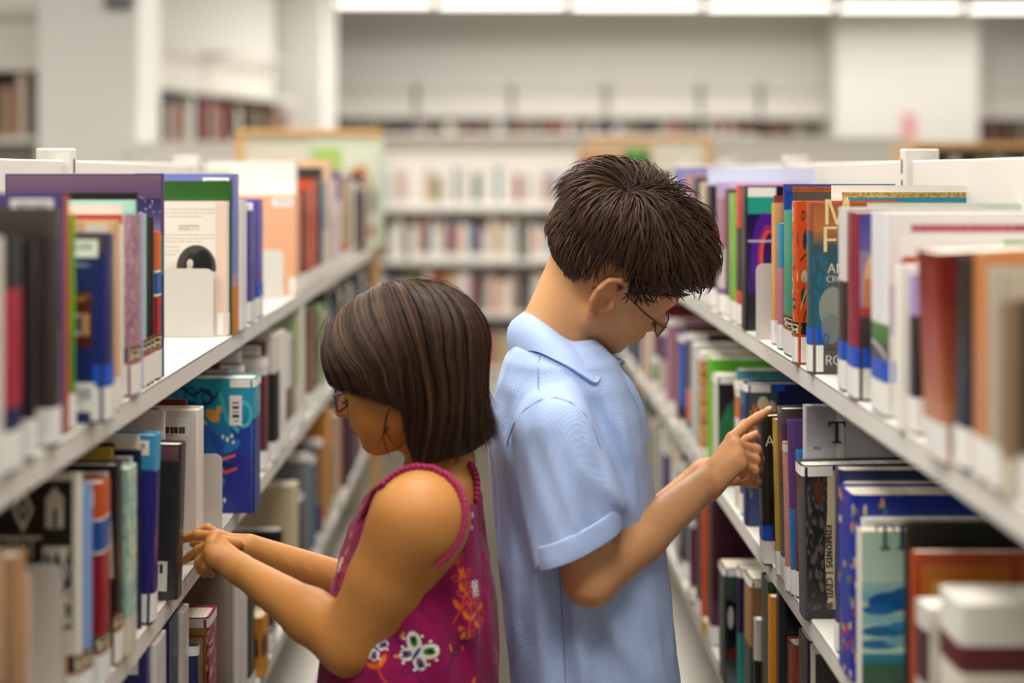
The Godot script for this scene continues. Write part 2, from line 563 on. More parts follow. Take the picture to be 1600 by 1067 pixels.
func build_ranges():
	for side in ["L", "R"]:
		var S: Dictionary = SHELF[side]
		var sx := -1.0 if side == "L" else 1.0
		var z0: float = S.ends[0] - .914
		var n := 0
		while z0 < S.ends[1] - .1:
			var z1 := z0 + .914
			var o := thing("bookshelf", Vector3(sx * (S.front + DEEP / 2), 0, -(z0 + z1) / 2))
			var spot: String = ["nearest, beside the camera", "nearest with its front shelf edge in view", "in front of the children", "second along, behind the children", "third along, before the far end", "last along, at the wooden end panel", "the very last, past the children"][n]
			tag(o, "pale steel bookshelf unit in the %s row, %s" % ["left" if sx < 0 else "right", spot], "bookshelf", "%s row of bookshelf units" % ["left" if sx < 0 else "right"])
			var hz := .457
			var fx := -sx * DEEP / 2     # front edge, local
			var bx := sx * DEEP / 2
			for k in 4:
				var y: float = EYE + S.y[k]
				var b := MB.new()
				b.box(Vector3(minf(fx, bx), y - .006, -hz + .001), Vector3(maxf(fx, bx), y, hz - .001), Color.WHITE, .0015)
				b.box(Vector3(minf(fx, fx + sx * .012), y - .030, -hz + .001), Vector3(maxf(fx, fx + sx * .012), y - .0005, hz - .001), Color.WHITE, .003)
				for e in [-1.0, 1.0]:
					b.box(Vector3(minf(fx + sx * .012, bx), y - .03, e * (hz - .0015) - .0015), Vector3(maxf(fx + sx * .012, bx), y - .006, e * (hz - .0015) + .0015))
				put("shelf", b.mesh(), M.steel, o)
			var ky: float = EYE + S.y[3] - .03
			put("kick_plate", box_mesh(Vector3(minf(fx + sx * .01, fx + sx * .02), 0, -hz), Vector3(maxf(fx + sx * .01, fx + sx * .02), ky, hz)), M.steel, o)
			put("back_panel", box_mesh(Vector3(minf(bx - sx * .001, bx + sx * .014), .04, -hz + .030), Vector3(maxf(bx - sx * .001, bx + sx * .014), EYE + .019, hz - .004), .002), M.steel, o)
			# slotted post at the far end
			var pm := MB.new()
			pm.box(Vector3(minf(bx - sx * .012, bx + sx * .042), 0, -hz + .0005), Vector3(maxf(bx - sx * .012, bx + sx * .042), EYE + .037, -hz + .028), Color.WHITE, .002)
			put("post", pm.mesh(), M.steel, o)
			var sl := MB.new()
			for k in 40:
				var y := EYE + .01 - k * .032
				sl.box(Vector3(bx - sx * .0127 - .0006, y - .011, -hz + .012), Vector3(bx - sx * .0127 + .0006, y + .011, -hz + .015))
			put("slots", sl.mesh(), M.gap, o).set_meta("kind", "stuff")
			z0 = z1
			n += 1
		# wooden end panel
		var ep := thing("end_panel", Vector3(sx * (S.front + DEEP), 0, -S.ends[1] - .02))
		tag(ep, "pale end panel with tan wooden trim closing the %s row of bookshelves" % ["left" if sx < 0 else "right"], "end panel", "wood trimmed end panels")
		put("board", box_mesh(Vector3(-.247, 0, -.02), Vector3(.247, EYE + .128, .0), .003), M.end_board, ep)
		for e in [-1.0, 1.0]:
			put("edge_trim", box_mesh(Vector3(e * .236 - .016, 0, -.026), Vector3(e * .236 + .016, EYE + .128, .006), .003), M.wood, ep)
		put("cap", box_mesh(Vector3(-.252, EYE + .128, -.03), Vector3(.252, EYE + .150, .01), .003), M.wood, ep)

func bookend(called_label: String, side: String, z: float, inset: float, width: float, height: float, row: int):
	var S: Dictionary = SHELF[side]
	var sx := -1.0 if side == "L" else 1.0
	var y: float = EYE + S.y[row]
	var o := thing("bookend", Vector3(sx * (S.front + inset + width / 2), y, -z))
	tag(o, called_label, "bookend", "pale grey metal bookends")
	var b := MB.new()
	# a folded plate: upright with rounded top corners, and the foot that lies on the shelf
	var pts := PackedVector2Array()
	for k in 7:
		var a := PI / 2 * k / 6
		pts.append(Vector2(width / 2 - .012 + cos(a) * .012, height - .012 + sin(a) * .012))
	for k in 7:
		var a := PI / 2 + PI / 2 * k / 6
		pts.append(Vector2(-width / 2 + .012 + cos(a) * .012, height - .012 + sin(a) * .012))
	pts.append(Vector2(-width / 2, 0.0008))
	pts.append(Vector2(width / 2, 0.0008))
	var m := pts.size()
	for k in range(1, m - 1):
		b.tri(Vector3(pts[0].x, pts[0].y, .0008), Vector3(pts[k].x, pts[k].y, .0008), Vector3(pts[k + 1].x, pts[k + 1].y, .0008))
		b.tri(Vector3(pts[0].x, pts[0].y, -.0008), Vector3(pts[k + 1].x, pts[k + 1].y, -.0008), Vector3(pts[k].x, pts[k].y, -.0008))
	for k in m:
		var p := pts[k]; var q := pts[(k + 1) % m]
		b.quad(Vector3(p.x, p.y, .0008), Vector3(p.x, p.y, -.0008), Vector3(q.x, q.y, -.0008), Vector3(q.x, q.y, .0008))
	put("plate", b.mesh(), M.bookend, o)
	put("foot", box_mesh(Vector3(-width / 2 + .006, .0003, -.09), Vector3(width / 2 - .006, .0015, 0)), M.bookend, o)

# ---------------------------------------------------------------- far furniture
const PALE := ["e8e2d8", "d9cfc4", "f0ece4", "c9b9a8", "e6d8cc", "d5b8b0", "b8c4c8", "e9e4da", "f2efe8", "c8a8a0", "dcd6d0", "efe9df", "e3ddd3", "d8d3cb"]
const VIVID := ["a8483c", "4c7c88", "54506a", "c8643c", "6c8490", "8c3c50", "3c4c64", "c09060", "507060", "484440", "b0a040", "5b8fae", "b4554a"]
const DARKS := ["4a3c34", "2e2c30", "6c5040", "584838", "7a6450", "3a3834", "8c7860", "90503a", "a89880", "4c5058", "b4a890", "6a2c28"]

func simple_book(w: float, h: float, d: float, col: Color) -> ArrayMesh:
	# spine faces +z: cover round pages
	var b := MB.new()
	b.box(Vector3(-w / 2, 0, -d), Vector3(w / 2, h, 0), col, .002)
	b.box(Vector3(-w / 2 + .002, h - .0005, -d + .003), Vector3(w / 2 - .002, h + .0004, -.003), lin("efe8da"))
	b.box(Vector3(-w / 2 + .001, .004, -.0005), Vector3(w / 2 - .001, .032, .0004), lin("f3f0ea"))
	return b.mesh()

func far_bookcase():
	# faces the aisle's end, 8.1 m away
	var z := 8.1
	var o := thing("bookcase", Vector3(0, 0, -z))
	tag(o, "wide pale bookcase standing across the far end of the aisle", "bookcase")
	var rows := [-.195, -.495, -.80, -1.11]
	var top := .21
	put("back_panel", box_mesh(Vector3(-1.5, .02, -.3), Vector3(1.5, EYE + top, -.28)), M.steel, o)
	put("top_cap", box_mesh(Vector3(-1.52, EYE + top, -.31), Vector3(1.52, EYE + top + .02, -.2), .003), M.steel, o)
	for r in rows:
		put("shelf", box_mesh(Vector3(-1.5, EYE + r - .028, -.28), Vector3(1.5, EYE + r, 0), .003), M.steel, o)
	put("kick_plate", box_mesh(Vector3(-1.5, 0, -.04), Vector3(1.5, EYE + rows[3] - .028, -.02)), M.steel, o)
	for x in [-1.51, -.62, .07, .76, 1.49]:
		put("upright", box_mesh(Vector3(x, 0, -.28), Vector3(x + .02, EYE + top, -.02 if absf(x) > 1.4 else -.265), .002), M.steel, o)
	var rg := RandomNumberGenerator.new()
	rg.seed = 41
	var rest := MB.new()
	var names_row := ["top shelf", "second shelf", "third shelf", "bottom shelf"]
	for r in 4:
		var x := -1.44
		var idx := 0
		while x < 1.42:
			var w := rg.randf_range(.016, .042)
			var h := rg.randf_range(.165, .235)
			if rg.randf() < .06:
				x += rg.randf_range(.02, .08)
			var pale: bool = rg.randf() < [.86, .62, .55, .55][r]
			var hex: String = PALE[rg.randi() % PALE.size()] if pale else VIVID[rg.randi() % VIVID.size()]
			var mesh_c := lin(hex)
			var cx := x + w / 2
			if r < 2 and absf(cx) < .585:
				idx += 1
				var bk := thing("book", Vector3(cx, EYE + rows[r] + .0003, -z - .02 - rg.randf() * .012))
				put("cover", simple_book(w, h, .15, mesh_c), M.cover_matte, bk)
				tag(bk, "%s %s book, %s from left in view, %s of far bookcase" % [size_word(h, w), colour_word(Color(hex)), ordinal(idx), names_row[r]], "book", "books in the far bookcase")
			else:
				rest.box(Vector3(cx - w / 2, EYE + rows[r] + .0003, -.17), Vector3(cx + w / 2, EYE + rows[r] + h, -.02 - rg.randf() * .012), mesh_c, .002)
			x += w + .0006
	var ro := put("distant_books", rest.mesh(), M.cover_matte)
	ro.position = Vector3(0, 0, -z)
	ro.set_meta("kind", "stuff")
	tag(ro, "blurred rows of books filling the lower shelves of the far bookcase", "books")

func wall_shelving():
	# back wall bays, 0.9 m each
	var z := 13.72
	var rg := RandomNumberGenerator.new()
	rg.seed = 87
	var px := [501, 648, 800, 950, 1100, 1195, 1292]
	var allb := MB.new()
	for k in 6:
		var x0: float = (px[k] - 775.0) * 13.45 / FOCAL
		var x1: float = (px[k + 1] - 775.0) * 13.45 / FOCAL
		wall_bay(Vector3((x0 + x1) / 2, 0, -z), (x1 - x0) / 2, 0.0, "%s on the back wall" % ["leftmost", "second from left", "third from left", "fourth from left", "fifth from left", "beside the right column"][k])
		bay_books(allb, x0 + .02, x1 - .02, rg, -z)
	wall_bay(Vector3(4.86, 0, -z), .33, 0.0, "right of the broad column")
	var rb := MB.new()
	bay_books(rb, 4.55, 5.16, rg, -z)
	var rbo := put("corner_books", rb.mesh(), M.cover_matte)
	rbo.set_meta("kind", "stuff")
	tag(rbo, "dark books on the wall shelf right of the broad right column", "books")
	var bo := put("wall_books", allb.mesh(), M.cover_matte)
	bo.set_meta("kind", "stuff")
	tag(bo, "blurred dark row of books along the shelves of the back wall", "books")
	# the slanting wall, four bays
	var a := Vector3(-3.0, 0, -6.95); var b := Vector3(-1.70, 0, -10.9)
	var dir := (b - a).normalized()
	var nrm := Vector3(-dir.z, 0, dir.x)
	if nrm.x < 0:
		nrm = -nrm
	var lb := MB.new()
	for k in 3:
		var c := a + dir * (1.2 + .5 + k * .93)
		wall_bay(c, .455, atan2(nrm.x, nrm.z), "%s on the slanting left wall" % ["nearest", "second along", "third along"][k])
		bay_books(lb, 1.25 + k * .93, 2.10 + k * .93, rg, 0.0)
	var lo := put("side_wall_books", lb.mesh(), M.cover_matte)
	lo.set_meta("kind", "stuff")
	lo.position = a
	lo.rotation.y = atan2(-dir.z, dir.x)
	tag(lo, "blurred red, blue and brown books along the shelf of the slanting left wall", "books")
	if (lo.basis * Vector3(0, 0, 1)).dot(nrm) < 0:
		print("side wall books face the wall")
	# a nearer one at the left edge of the view, before the column
	wall_bay(Vector3(-2.90, 0, -7.42), .6, 0.0, "left of the broad left column")
	var nb := MB.new()
	bay_books(nb, -3.46, -2.34, rg, -7.42)
	var no := put("shelf_books", nb.mesh(), M.cover_matte)
	no.set_meta("kind", "stuff")
	tag(no, "dim grey books on the wall shelf left of the broad column", "books")

func wall_bay(pos: Vector3, hw: float, yaw: float, where_: String):
	var o := thing("wall_shelf", pos)
	o.rotation.y = yaw
	tag(o, "white steel wall shelving bay, %s" % where_, "wall shelf", "white shelving bays along the walls")
	put("back_panel", box_mesh(Vector3(-hw, .02, .005), Vector3(hw, EYE + .87, .02)), M.steel, o)
	for y in [-1.15, -.70, -.26, .18, .545]:
		put("shelf", box_mesh(Vector3(-hw + .003, EYE + y - .03, .02), Vector3(hw - .003, EYE + y, .27), .003), M.steel, o)
	put("rail", box_mesh(Vector3(-hw, EYE + .83, .16), Vector3(hw, EYE + .85, .18), .002), M.steel, o)
	for s in [-1.0, 1.0]:
		put("upright", box_mesh(Vector3(s * hw - .016, 0, .0), Vector3(s * hw + .016, EYE + .87, .03), .002), M.steel, o)
		put("bracket", box_mesh(Vector3(s * hw - .005, EYE + .80, .03), Vector3(s * hw + .005, EYE + .83, .18), .002), M.steel, o)

func bay_books(b: MB, x0: float, x1: float, rg: RandomNumberGenerator, z: float):
	for sh in [.18, -.26, -.70]:
		var x := x0
		while x < x1 - .05:
			var w := rg.randf_range(.018, .045)
			if rg.randf() < .05:
				x += .05
			var hex: String = DARKS[rg.randi() % DARKS.size()] if rg.randf() < .68 else (VIVID + PALE)[rg.randi() % (VIVID.size() + PALE.size())]
			b.box(Vector3(x, EYE + sh + .0005, z + .06), Vector3(minf(x + w, x1), EYE + sh + rg.randf_range(.25, .33), z + .21 + rg.randf() * .03), lin(hex), .002)
			x += w + .001

func neighbour_ranges():
	# tops of the next rows of cases, wooden-topped, past both ranges
	for d in [["low_bookcase", Vector3(2.62, 0, -6.4), .75, .138, "wooden topped bookcase beyond the right row, before the column"]]:
		var o := thing(d[0], d[1])
		tag(o, d[4], "bookcase")
		var hw: float = d[2]
		var t: float = EYE + d[3]
		put("top", box_mesh(Vector3(-hw, t - .03, -.3), Vector3(hw, t, .02), .004), M.wood, o)
		for s in [-1.0, 1.0]:
			put("side_panel", box_mesh(Vector3(s * (hw - .012) - .012, 0, -.3), Vector3(s * (hw - .012) + .012, t - .03, .01), .003), M.wood, o)
		put("back_panel", box_mesh(Vector3(-hw + .024, .02, -.3), Vector3(hw - .024, t - .03, -.285)), M.steel, o)
		for k in 4:
			put("shelf", box_mesh(Vector3(-hw + .024, t - .34 * (k + 1) - .02, -.285), Vector3(hw - .024, t - .34 * (k + 1), 0), .003), M.steel, o)
		var rg := RandomNumberGenerator.new()
		rg.seed = int(hw * 100)
		var b := MB.new()
		for k in 3:
			var x := -hw + .03
			while x < hw - .07:
				var w := rg.randf_range(.015, .045)
				b.box(Vector3(x, t - .34 * (k + 1) + .0004, -.2), Vector3(x + w, t - .34 * (k + 1) + rg.randf_range(.19, .28), -.02), lin((VIVID + PALE + DARKS)[rg.randi() % (VIVID.size() + PALE.size() + DARKS.size())]), .002)
				x += w + .001
		var bo := put("case_books", b.mesh(), M.cover_matte)
		bo.position = d[1]
		bo.set_meta("kind", "stuff")
		tag(bo, "blurred books standing in the %s" % d[4], "books")

func size_word(h: float, w: float) -> String:
	var a := "tall" if h > .25 else "short" if h < .19 else "medium-height"
	return a + (" thick" if w > .034 else " thin" if w < .02 else "")

func colour_word(c: Color) -> String:
	var v := c.v
	var s := c.s
	if s < .14:
		return "white" if v > .85 else "pale grey" if v > .65 else "grey" if v > .35 else "black"
	var h := c.h * 360
	var n := "red" if h < 14 or h > 342 else "orange" if h < 38 else "yellow" if h < 62 else "green" if h < 160 else "teal" if h < 195 else "blue" if h < 245 else "purple" if h < 300 else "pink"
	if n == "orange" and v < .6:
		n = "brown"
	elif n == "orange" and s < .45:
		n = "tan" if v < .86 else "cream"
	elif n == "red" and v < .45:
		n = "maroon"
	elif n == "red" and s < .35:
		n = "dusty pink"
	elif n == "blue" and v < .45:
		n = "navy"
	elif n == "yellow" and s < .4:
		n = "cream" if v > .8 else "olive"
	return ("dark " if v < .4 and not n in ["navy", "maroon", "brown"] else "pale " if s < .35 and v > .75 and not n in ["cream", "tan", "dusty pink"] else "") + n

const ORD := ["zeroth", "first", "second", "third", "fourth", "fifth", "sixth", "seventh", "eighth", "ninth", "tenth", "eleventh", "twelfth", "thirteenth", "fourteenth", "fifteenth", "sixteenth", "seventeenth", "eighteenth", "nineteenth", "twentieth"]
func ordinal(k: int) -> String:
	if k <= 20:
		return ORD[k]
	return "%d%s" % [k, "st" if k % 10 == 1 and k % 100 != 11 else "nd" if k % 10 == 2 and k % 100 != 12 else "rd" if k % 10 == 3 and k % 100 != 13 else "th"]

func case_backs():
	# pale steel cases seen from behind, past the ends of both rows
	for d in [[Vector3(-1.49, 0, -6.9), .27, .150, "pale steel bookcase seen from behind, left of the left end panel"], [Vector3(1.62, 0, -7.4), .50, .188, "pale steel bookcase seen from behind, right of the right end panel"]]:
		var o := thing("bookcase", d[0])
		tag(o, d[3], "bookcase")
		var hw: float = d[1]
		var t: float = EYE + d[2]
		put("back_panel", box_mesh(Vector3(-hw, .03, -.012), Vector3(hw, t - .02, .0), .002), M.steel, o)
		put("top", box_mesh(Vector3(-hw - .01, t - .02, -.27), Vector3(hw + .01, t, .008), .003), M.steel, o)
		for s in [-1.0, 1.0]:
			put("post", box_mesh(Vector3(s * hw - .02, 0, -.03), Vector3(s * hw + .02, t - .021, .012), .003), M.steel, o)
		for k in 4:
			put("shelf", box_mesh(Vector3(-hw + .02, t - .33 * (k + 1) - .02, -.26), Vector3(hw - .02, t - .33 * (k + 1), -.013), .003), M.steel, o)

# ---------------------------------------------------------------- books
# A book stands at its base centre; its spine is at local +x, its near board at local +z (left row) or -z (right row).
func cover_mesh(d: float, h: float, t: float, bands: Array, soft: bool) -> ArrayMesh:
	var b := MB.new()
	var bt := .0012 if soft else .0028
	var r := minf(t * .32, .006)
	var x := d / 2
	var z := t / 2
	var out := [Vector2(-x, z), Vector2(x - r * 1.6, z), Vector2(x - r * .5, z - r * .22), Vector2(x - r * .1, z - r * .8), Vector2(x, 0), Vector2(x - r * .1, -z + r * .8), Vector2(x - r * .5, -z + r * .22), Vector2(x - r * 1.6, -z), Vector2(-x, -z)]
	var inn := [Vector2(-x, z - bt), Vector2(x - r * 1.6 - bt, z - bt), Vector2(x - r * .5 - bt, z - bt - r * .22), Vector2(x - r * .1 - bt, z - bt - r * .8), Vector2(x - bt, 0), Vector2(x - r * .1 - bt, -z + bt + r * .8), Vector2(x - r * .5 - bt, -z + bt + r * .22), Vector2(x - r * 1.6 - bt, -z + bt), Vector2(-x, -z + bt)]
	var y0 := h
	var n := out.size()
	var ch := .0008
	for k in bands.size():
		var col: Color = bands[k][0]
		var y1: float = h * (1.0 - bands[k][1]) if k < bands.size() - 1 else 0.0
		for q in n - 1:
			var a: Vector2 = out[q]; var e: Vector2 = out[q + 1]
			b.quad(Vector3(a.x, y1, a.y), Vector3(e.x, y1, e.y), Vector3(e.x, y0, e.y), Vector3(a.x, y0, a.y), col)
		y0 = y1
	var ci: Color = bands[0][0]
	for q in n - 1:
		var a: Vector2 = out[q]; var e: Vector2 = out[q + 1]
		var ai: Vector2 = inn[q]; var ei: Vector2 = inn[q + 1]
		b.quad(Vector3(ei.x, 0, ei.y), Vector3(ai.x, 0, ai.y), Vector3(ai.x, h, ai.y), Vector3(ei.x, h, ei.y), ci)
		b.quad(Vector3(a.x, h, a.y), Vector3(e.x, h, e.y), Vector3(ei.x, h, ei.y), Vector3(ai.x, h, ai.y), ci)
		b.quad(Vector3(ai.x, 0, ai.y), Vector3(ei.x, 0, ei.y), Vector3(e.x, 0, e.y), Vector3(a.x, 0, a.y), ci)
	b.quad(Vector3(-x, 0, z - bt), Vector3(-x, 0, z), Vector3(-x, h, z), Vector3(-x, h, z - bt), ci)
	b.quad(Vector3(-x, 0, -z), Vector3(-x, 0, -z + bt), Vector3(-x, h, -z + bt), Vector3(-x, h, -z), ci)
	return b.mesh()

# a rectangle stuck on the near board: xs is how far its outer edge is from the spine edge
func on_board(d: float, t: float, nz: float, xs: float, w: float, y: float, h: float, lift := .0005) -> ArrayMesh:
	var b := MB.new()
	var z := nz * (t / 2 + lift)
	var x1 := d / 2 - xs
	var x0 := x1 - w
	if nz > 0:
		b.quad(Vector3(x0, y, z), Vector3(x1, y, z), Vector3(x1, y + h, z), Vector3(x0, y + h, z))
	else:
		b.quad(Vector3(x1, y, z), Vector3(x0, y, z), Vector3(x0, y + h, z), Vector3(x1, y + h, z))
	return b.mesh()

# a sticker folded round the spine onto the near board
func round_spine(d: float, t: float, nz: float, wrap: float, y: float, h: float, e := .0010) -> ArrayMesh:
	var b := MB.new()
	var r := minf(t * .32, .006)
	var x := d / 2
	var z := t / 2
	var p := [Vector2(x - r * 1.6 - wrap, z + e), Vector2(x - r * 1.6, z + e), Vector2(x - r * .5 + e, z - r * .22 + e * .7), Vector2(x - r * .1 + e, z - r * .8), Vector2(x + e, 0), Vector2(x - r * .1 + e, -z + r * .8), Vector2(x - r * .5 + e, -z + r * .22 - e * .5)]
	for k in p.size() - 1:
		var a: Vector2 = p[k]; var q: Vector2 = p[k + 1]
		var ua := float(k) / (p.size() - 1); var ub := float(k + 1) / (p.size() - 1)
		if nz > 0:
			b.quad(Vector3(a.x, y, a.y), Vector3(q.x, y, q.y), Vector3(q.x, y + h, q.y), Vector3(a.x, y + h, a.y), Color.WHITE, Vector2(ua, 1), Vector2(ub, 1), Vector2(ub, 0), Vector2(ua, 0))
		else:
			b.quad(Vector3(q.x, y, -q.y), Vector3(a.x, y, -a.y), Vector3(a.x, y + h, -a.y), Vector3(q.x, y + h, -q.y), Color.WHITE, Vector2(ub, 1), Vector2(ua, 1), Vector2(ua, 0), Vector2(ub, 0))
	return b.mesh()

func parse_bands(s: String) -> Array:
	var out := []
	for t in s.split(" ", false):
		var p := t.split(":")
		out.append([lin(p[0]), p[1].to_float() if p.size() > 1 else 1.0])
	return out

# z0 < z1: near and far side of the book; flags: L white spine label, G genre sticker, B barcode label at the top of the near board,
# W white label at the spine's top, T blue tape there, S soft cover, M matte, A<name> painted near board, P<name> painted spine
func make_book(side: String, row: int, z0: float, z1: float, h: float, depth: float, inset: float, lean: float, bands: Array, flags: String) -> Node3D:
	var S: Dictionary = SHELF[side]
	var sx := -1.0 if side == "L" else 1.0
	var nz := 1.0 if side == "L" else -1.0
	var t := z1 - z0
	var o := thing("book", Vector3(sx * (S.front + inset + depth / 2), EYE + S.y[row] + .0004, -(z0 + z1) / 2))
	if side == "R":
		o.rotation.y = PI
	if lean != 0.0:
		# lean about the lower corner that stays on the shelf
		var piv := Vector3((-depth / 2 if lean * sx > 0.0 else depth / 2) * -sx, 0, 0)
		if side == "L":
			piv.x = (depth / 2) if lean < 0 else (-depth / 2)
		else:
			piv.x = (-depth / 2) if lean < 0 else (depth / 2)
		var rot := Basis(Vector3(0, 0, 1), deg_to_rad(lean))
		o.position += piv - rot * piv
		o.basis = rot * o.basis
	var fl := flags.split(" ", false)
	var soft := "S" in fl
	var cover := put("cover", cover_mesh(depth, h, t, bands, soft), M.cover_matte if "M" in fl else M.cover_gloss, o)
	var bt := .0012 if soft else .0028
	var ov := .0006 if soft else .003
	var pg := MB.new()
	var pc := lin(["f2ecdf", "eee3cf", "f6f3ec"][rng.randi() % 3])
	pg.box(Vector3(-depth / 2 + ov, ov, -t / 2 + bt), Vector3(depth / 2 - .004, h - ov, t / 2 - bt), pc)
	put("pages", pg.mesh(), M.paper, o)
	for f in fl:
		match f[0]:
			"A":
				var q := f.substr(1).split("~")
				var w := depth - .006 if q.size() < 2 else q[1].to_float() / 1000.0
				put("cover_print", on_board(depth, t, nz, .0035, w, .002, h - .004), art(q[0]), o)
			"P":
				put("spine_print", round_spine(depth, t, nz, .0, .002, h - .004, .0004), art(f.substr(1)), o)
	if "L" in fl:
		put("spine_label", round_spine(depth, t, nz, .007, .003, .034), M.sticker_white, o)
	if "G" in fl:
		put("genre_sticker", round_spine(depth, t, nz, .007, .038, .020), M.genre, o)
	if "K" in fl:
		put("blue_tape", round_spine(depth, t, nz, .005, .038, .022), M.blue_tape, o)
	if "B" in fl:
		put("barcode_label", on_board(depth, t, nz, .009, .042, h - .024, .018, .0011), M.barcode, o)
	if "C" in fl:
		put("barcode_label", on_board(depth, t, nz, .012, .034, .012, .030, .0011), M.barcode, o)
	if "W" in fl:
		put("top_label", round_spine(depth, t, nz, .03, h - .014, .013), M.sticker_white, o)
	if "T" in fl:
		put("blue_tape", on_board(depth, t, nz, .042, .022, h - .012, .011, .0009), M.blue_tape, o)
	return o

const SHELF_NAME := {"L": ["upper left shelf", "middle left shelf", "lower left shelf", "bottom left shelf"], "R": ["upper right shelf", "middle right shelf", "lower right shelf", "bottom right shelf"]}
var landmarks := {}

# spec lines: x0 x1 ytop inset(mm) lean depth(mm) | colour bands | flags | look | short name
func shelf_run(side: String, row: int, spec: String, until: float, far: float, avoid: Array):
	var S: Dictionary = SHELF[side]
	var sgn := -1.0 if side == "L" else 1.0
	var list := []
	for line in spec.split("\n", false):
		if line.strip_edges() == "" or line.strip_edges().begins_with("#"):
			continue
		var p := line.strip_edges().split("|")
		var f := p[0].strip_edges().split(" ", false)
		var a: float = S.front + f[3].to_float() / 1000.0
		var xa := f[0].to_float(); var xb := f[1].to_float()
		var z0 := a * FOCAL / absf(xa - 775.0)
		var z1 := a * FOCAL / absf(xb - 775.0)
		if z0 > z1:
			var q := z0; z0 = z1; z1 = q
		var h: float = -S.y[row] - (f[2].to_float() - 270.0) * z0 / FOCAL
		h = minf(h, [1.0, .254, .322][row] if side == "L" else [1.0, .288, .287][row])
		list.append({"z0": z0, "z1": z1, "h": h, "a": a - S.front, "lean": f[4].to_float(), "d": f[5].to_float() / 1000.0, "bands": p[1].strip_edges(), "flags": p[2].strip_edges(), "look": p[3].strip_edges(), "short": p[4].strip_edges() if p.size() > 4 else ""})
	list.sort_custom(func(q, w): return q.z0 < w.z0)
	# keep neighbours clear of each other
	var zc := 0.0
	for b in list:
		if b.z0 < zc:
			var t: float = clampf(b.z1 - b.z0, .008, .06)
			b.z0 = zc
			b.z1 = maxf(b.z1, zc + t * .7)
		b.z1 = maxf(b.z1, b.z0 + .006)
		b.z1 = minf(b.z1, b.z0 + .062)
		zc = b.z1 + .0006
	var full := []
	var cursor: float = S.ends[0] - .5 if list.is_empty() else list[0].z0
	var k := 0
	while cursor < far:
		if k < list.size():
			var gap: float = list[k].z0 - cursor
			if gap < .13:
				full.append(list[k])
				cursor = list[k].z1 + .0006
				k += 1
				continue
		var lim: float = list[k].z0 if k < list.size() else far
		var t := clampf(rng.randf_range(.014, .038), .01, maxf(.01, lim - cursor - .001))
		var skip := false
		for av in avoid:
			if cursor + t > av[0] and cursor < av[1]:
				cursor = av[1]
				skip = true
				break
		if skip:
			continue
		var clear: float = [.315, .28, .31][row]
		var hex := filler_colour()
		full.append({"z0": cursor, "z1": cursor + t, "h": minf(rng.randf_range(.175, .262), clear - .045), "a": rng.randf_range(.002, .024), "lean": 0.0, "d": rng.randf_range(.13, .18), "bands": filler_bands(hex), "flags": ["L", "L S", "L G", "S", "L S M", "W L", "M", "W"][rng.randi() % 8], "look": "", "short": "", "hex": hex})
		cursor += t + .0006
	var rest := MB.new()
	var mark := ""
	var count := 0
	for b in full:
		if b.look == "":
			count += 1
			if b.z0 > until:
				var sx := sgn
				var x0: float = sx * (S.front + b.a)
				var x1: float = sx * (S.front + b.a + .14)
				var y0: float = EYE + S.y[row] + .0004
				rest.box(Vector3(minf(x0, x1), y0, -b.z1), Vector3(maxf(x0, x1), y0 + b.h, -b.z0), lin(b.hex), .0015)
				var e0: float = sx * (S.front + b.a + .003)
				rest.box(Vector3(minf(e0, x1), y0 + b.h - .001, -b.z1 + .002), Vector3(maxf(e0, x1), y0 + b.h + .0004, -b.z0 - .002), lin("efe7d8"))
				continue
			var o := make_book(side, row, b.z0, b.z1, b.h, b.d, b.a, 0.0, parse_bands(b.bands), b.flags)
			var where_: String = ("past the " + mark) if mark != "" else "from the near end"
			tag(o, "%s %s book, %s %s, %s" % [size_word(b.h, b.z1 - b.z0), colour_word(Color(b.hex)), ordinal(count), where_, SHELF_NAME[side][row]], "book", "books on the %s" % SHELF_NAME[side][row])
		else:
			var o := make_book(side, row, b.z0, b.z1, b.h, b.d, b.a, b.lean, parse_bands(b.bands), b.flags)
			tag(o, "%s on the %s" % [b.look, SHELF_NAME[side][row]], "book", "books on the %s" % SHELF_NAME[side][row])
			if b.short != "":
				mark = b.short
				landmarks[b.short] = o
			else:
				mark = mark
			if b.short != "":
				count = 0
	if rest.v.size() > 0:
		var ro := put("far_books", rest.mesh(), M.cover_matte)
		ro.set_meta("kind", "stuff")
		tag(ro, "blurred far books at the end of the %s" % SHELF_NAME[side][row], "books")

func filler_colour() -> String:
	var pal := ["2b2a30", "efeae0", "27345e", "7a2a2c", "d8cbb4", "38506e", "e4e0d6", "9c3a2c", "4c6a48", "b08a58", "5a4a7a", "e9e4d8", "2f2422", "c8702e", "3f7f8c", "8a8478", "e8ddc8", "1d2340", "6a5140", "d6d2c8", "a8b0b0", "5c2438"]
	return pal[rng.randi() % pal.size()]

func filler_bands(hex: String) -> String:
	var k := rng.randf()
	var c2 := filler_colour()
	if k < .45:
		return hex
	if k < .7:
		return "%s:%.2f %s:%.2f %s" % [hex, rng.randf_range(.08, .2), c2, .28, hex]
	if k < .85:
		return "%s:%.2f %s" % [hex, rng.randf_range(.55, .8), c2]
	return "%s:%.2f %s:%.2f %s" % [c2, rng.randf_range(.1, .22), hex, .85, c2]

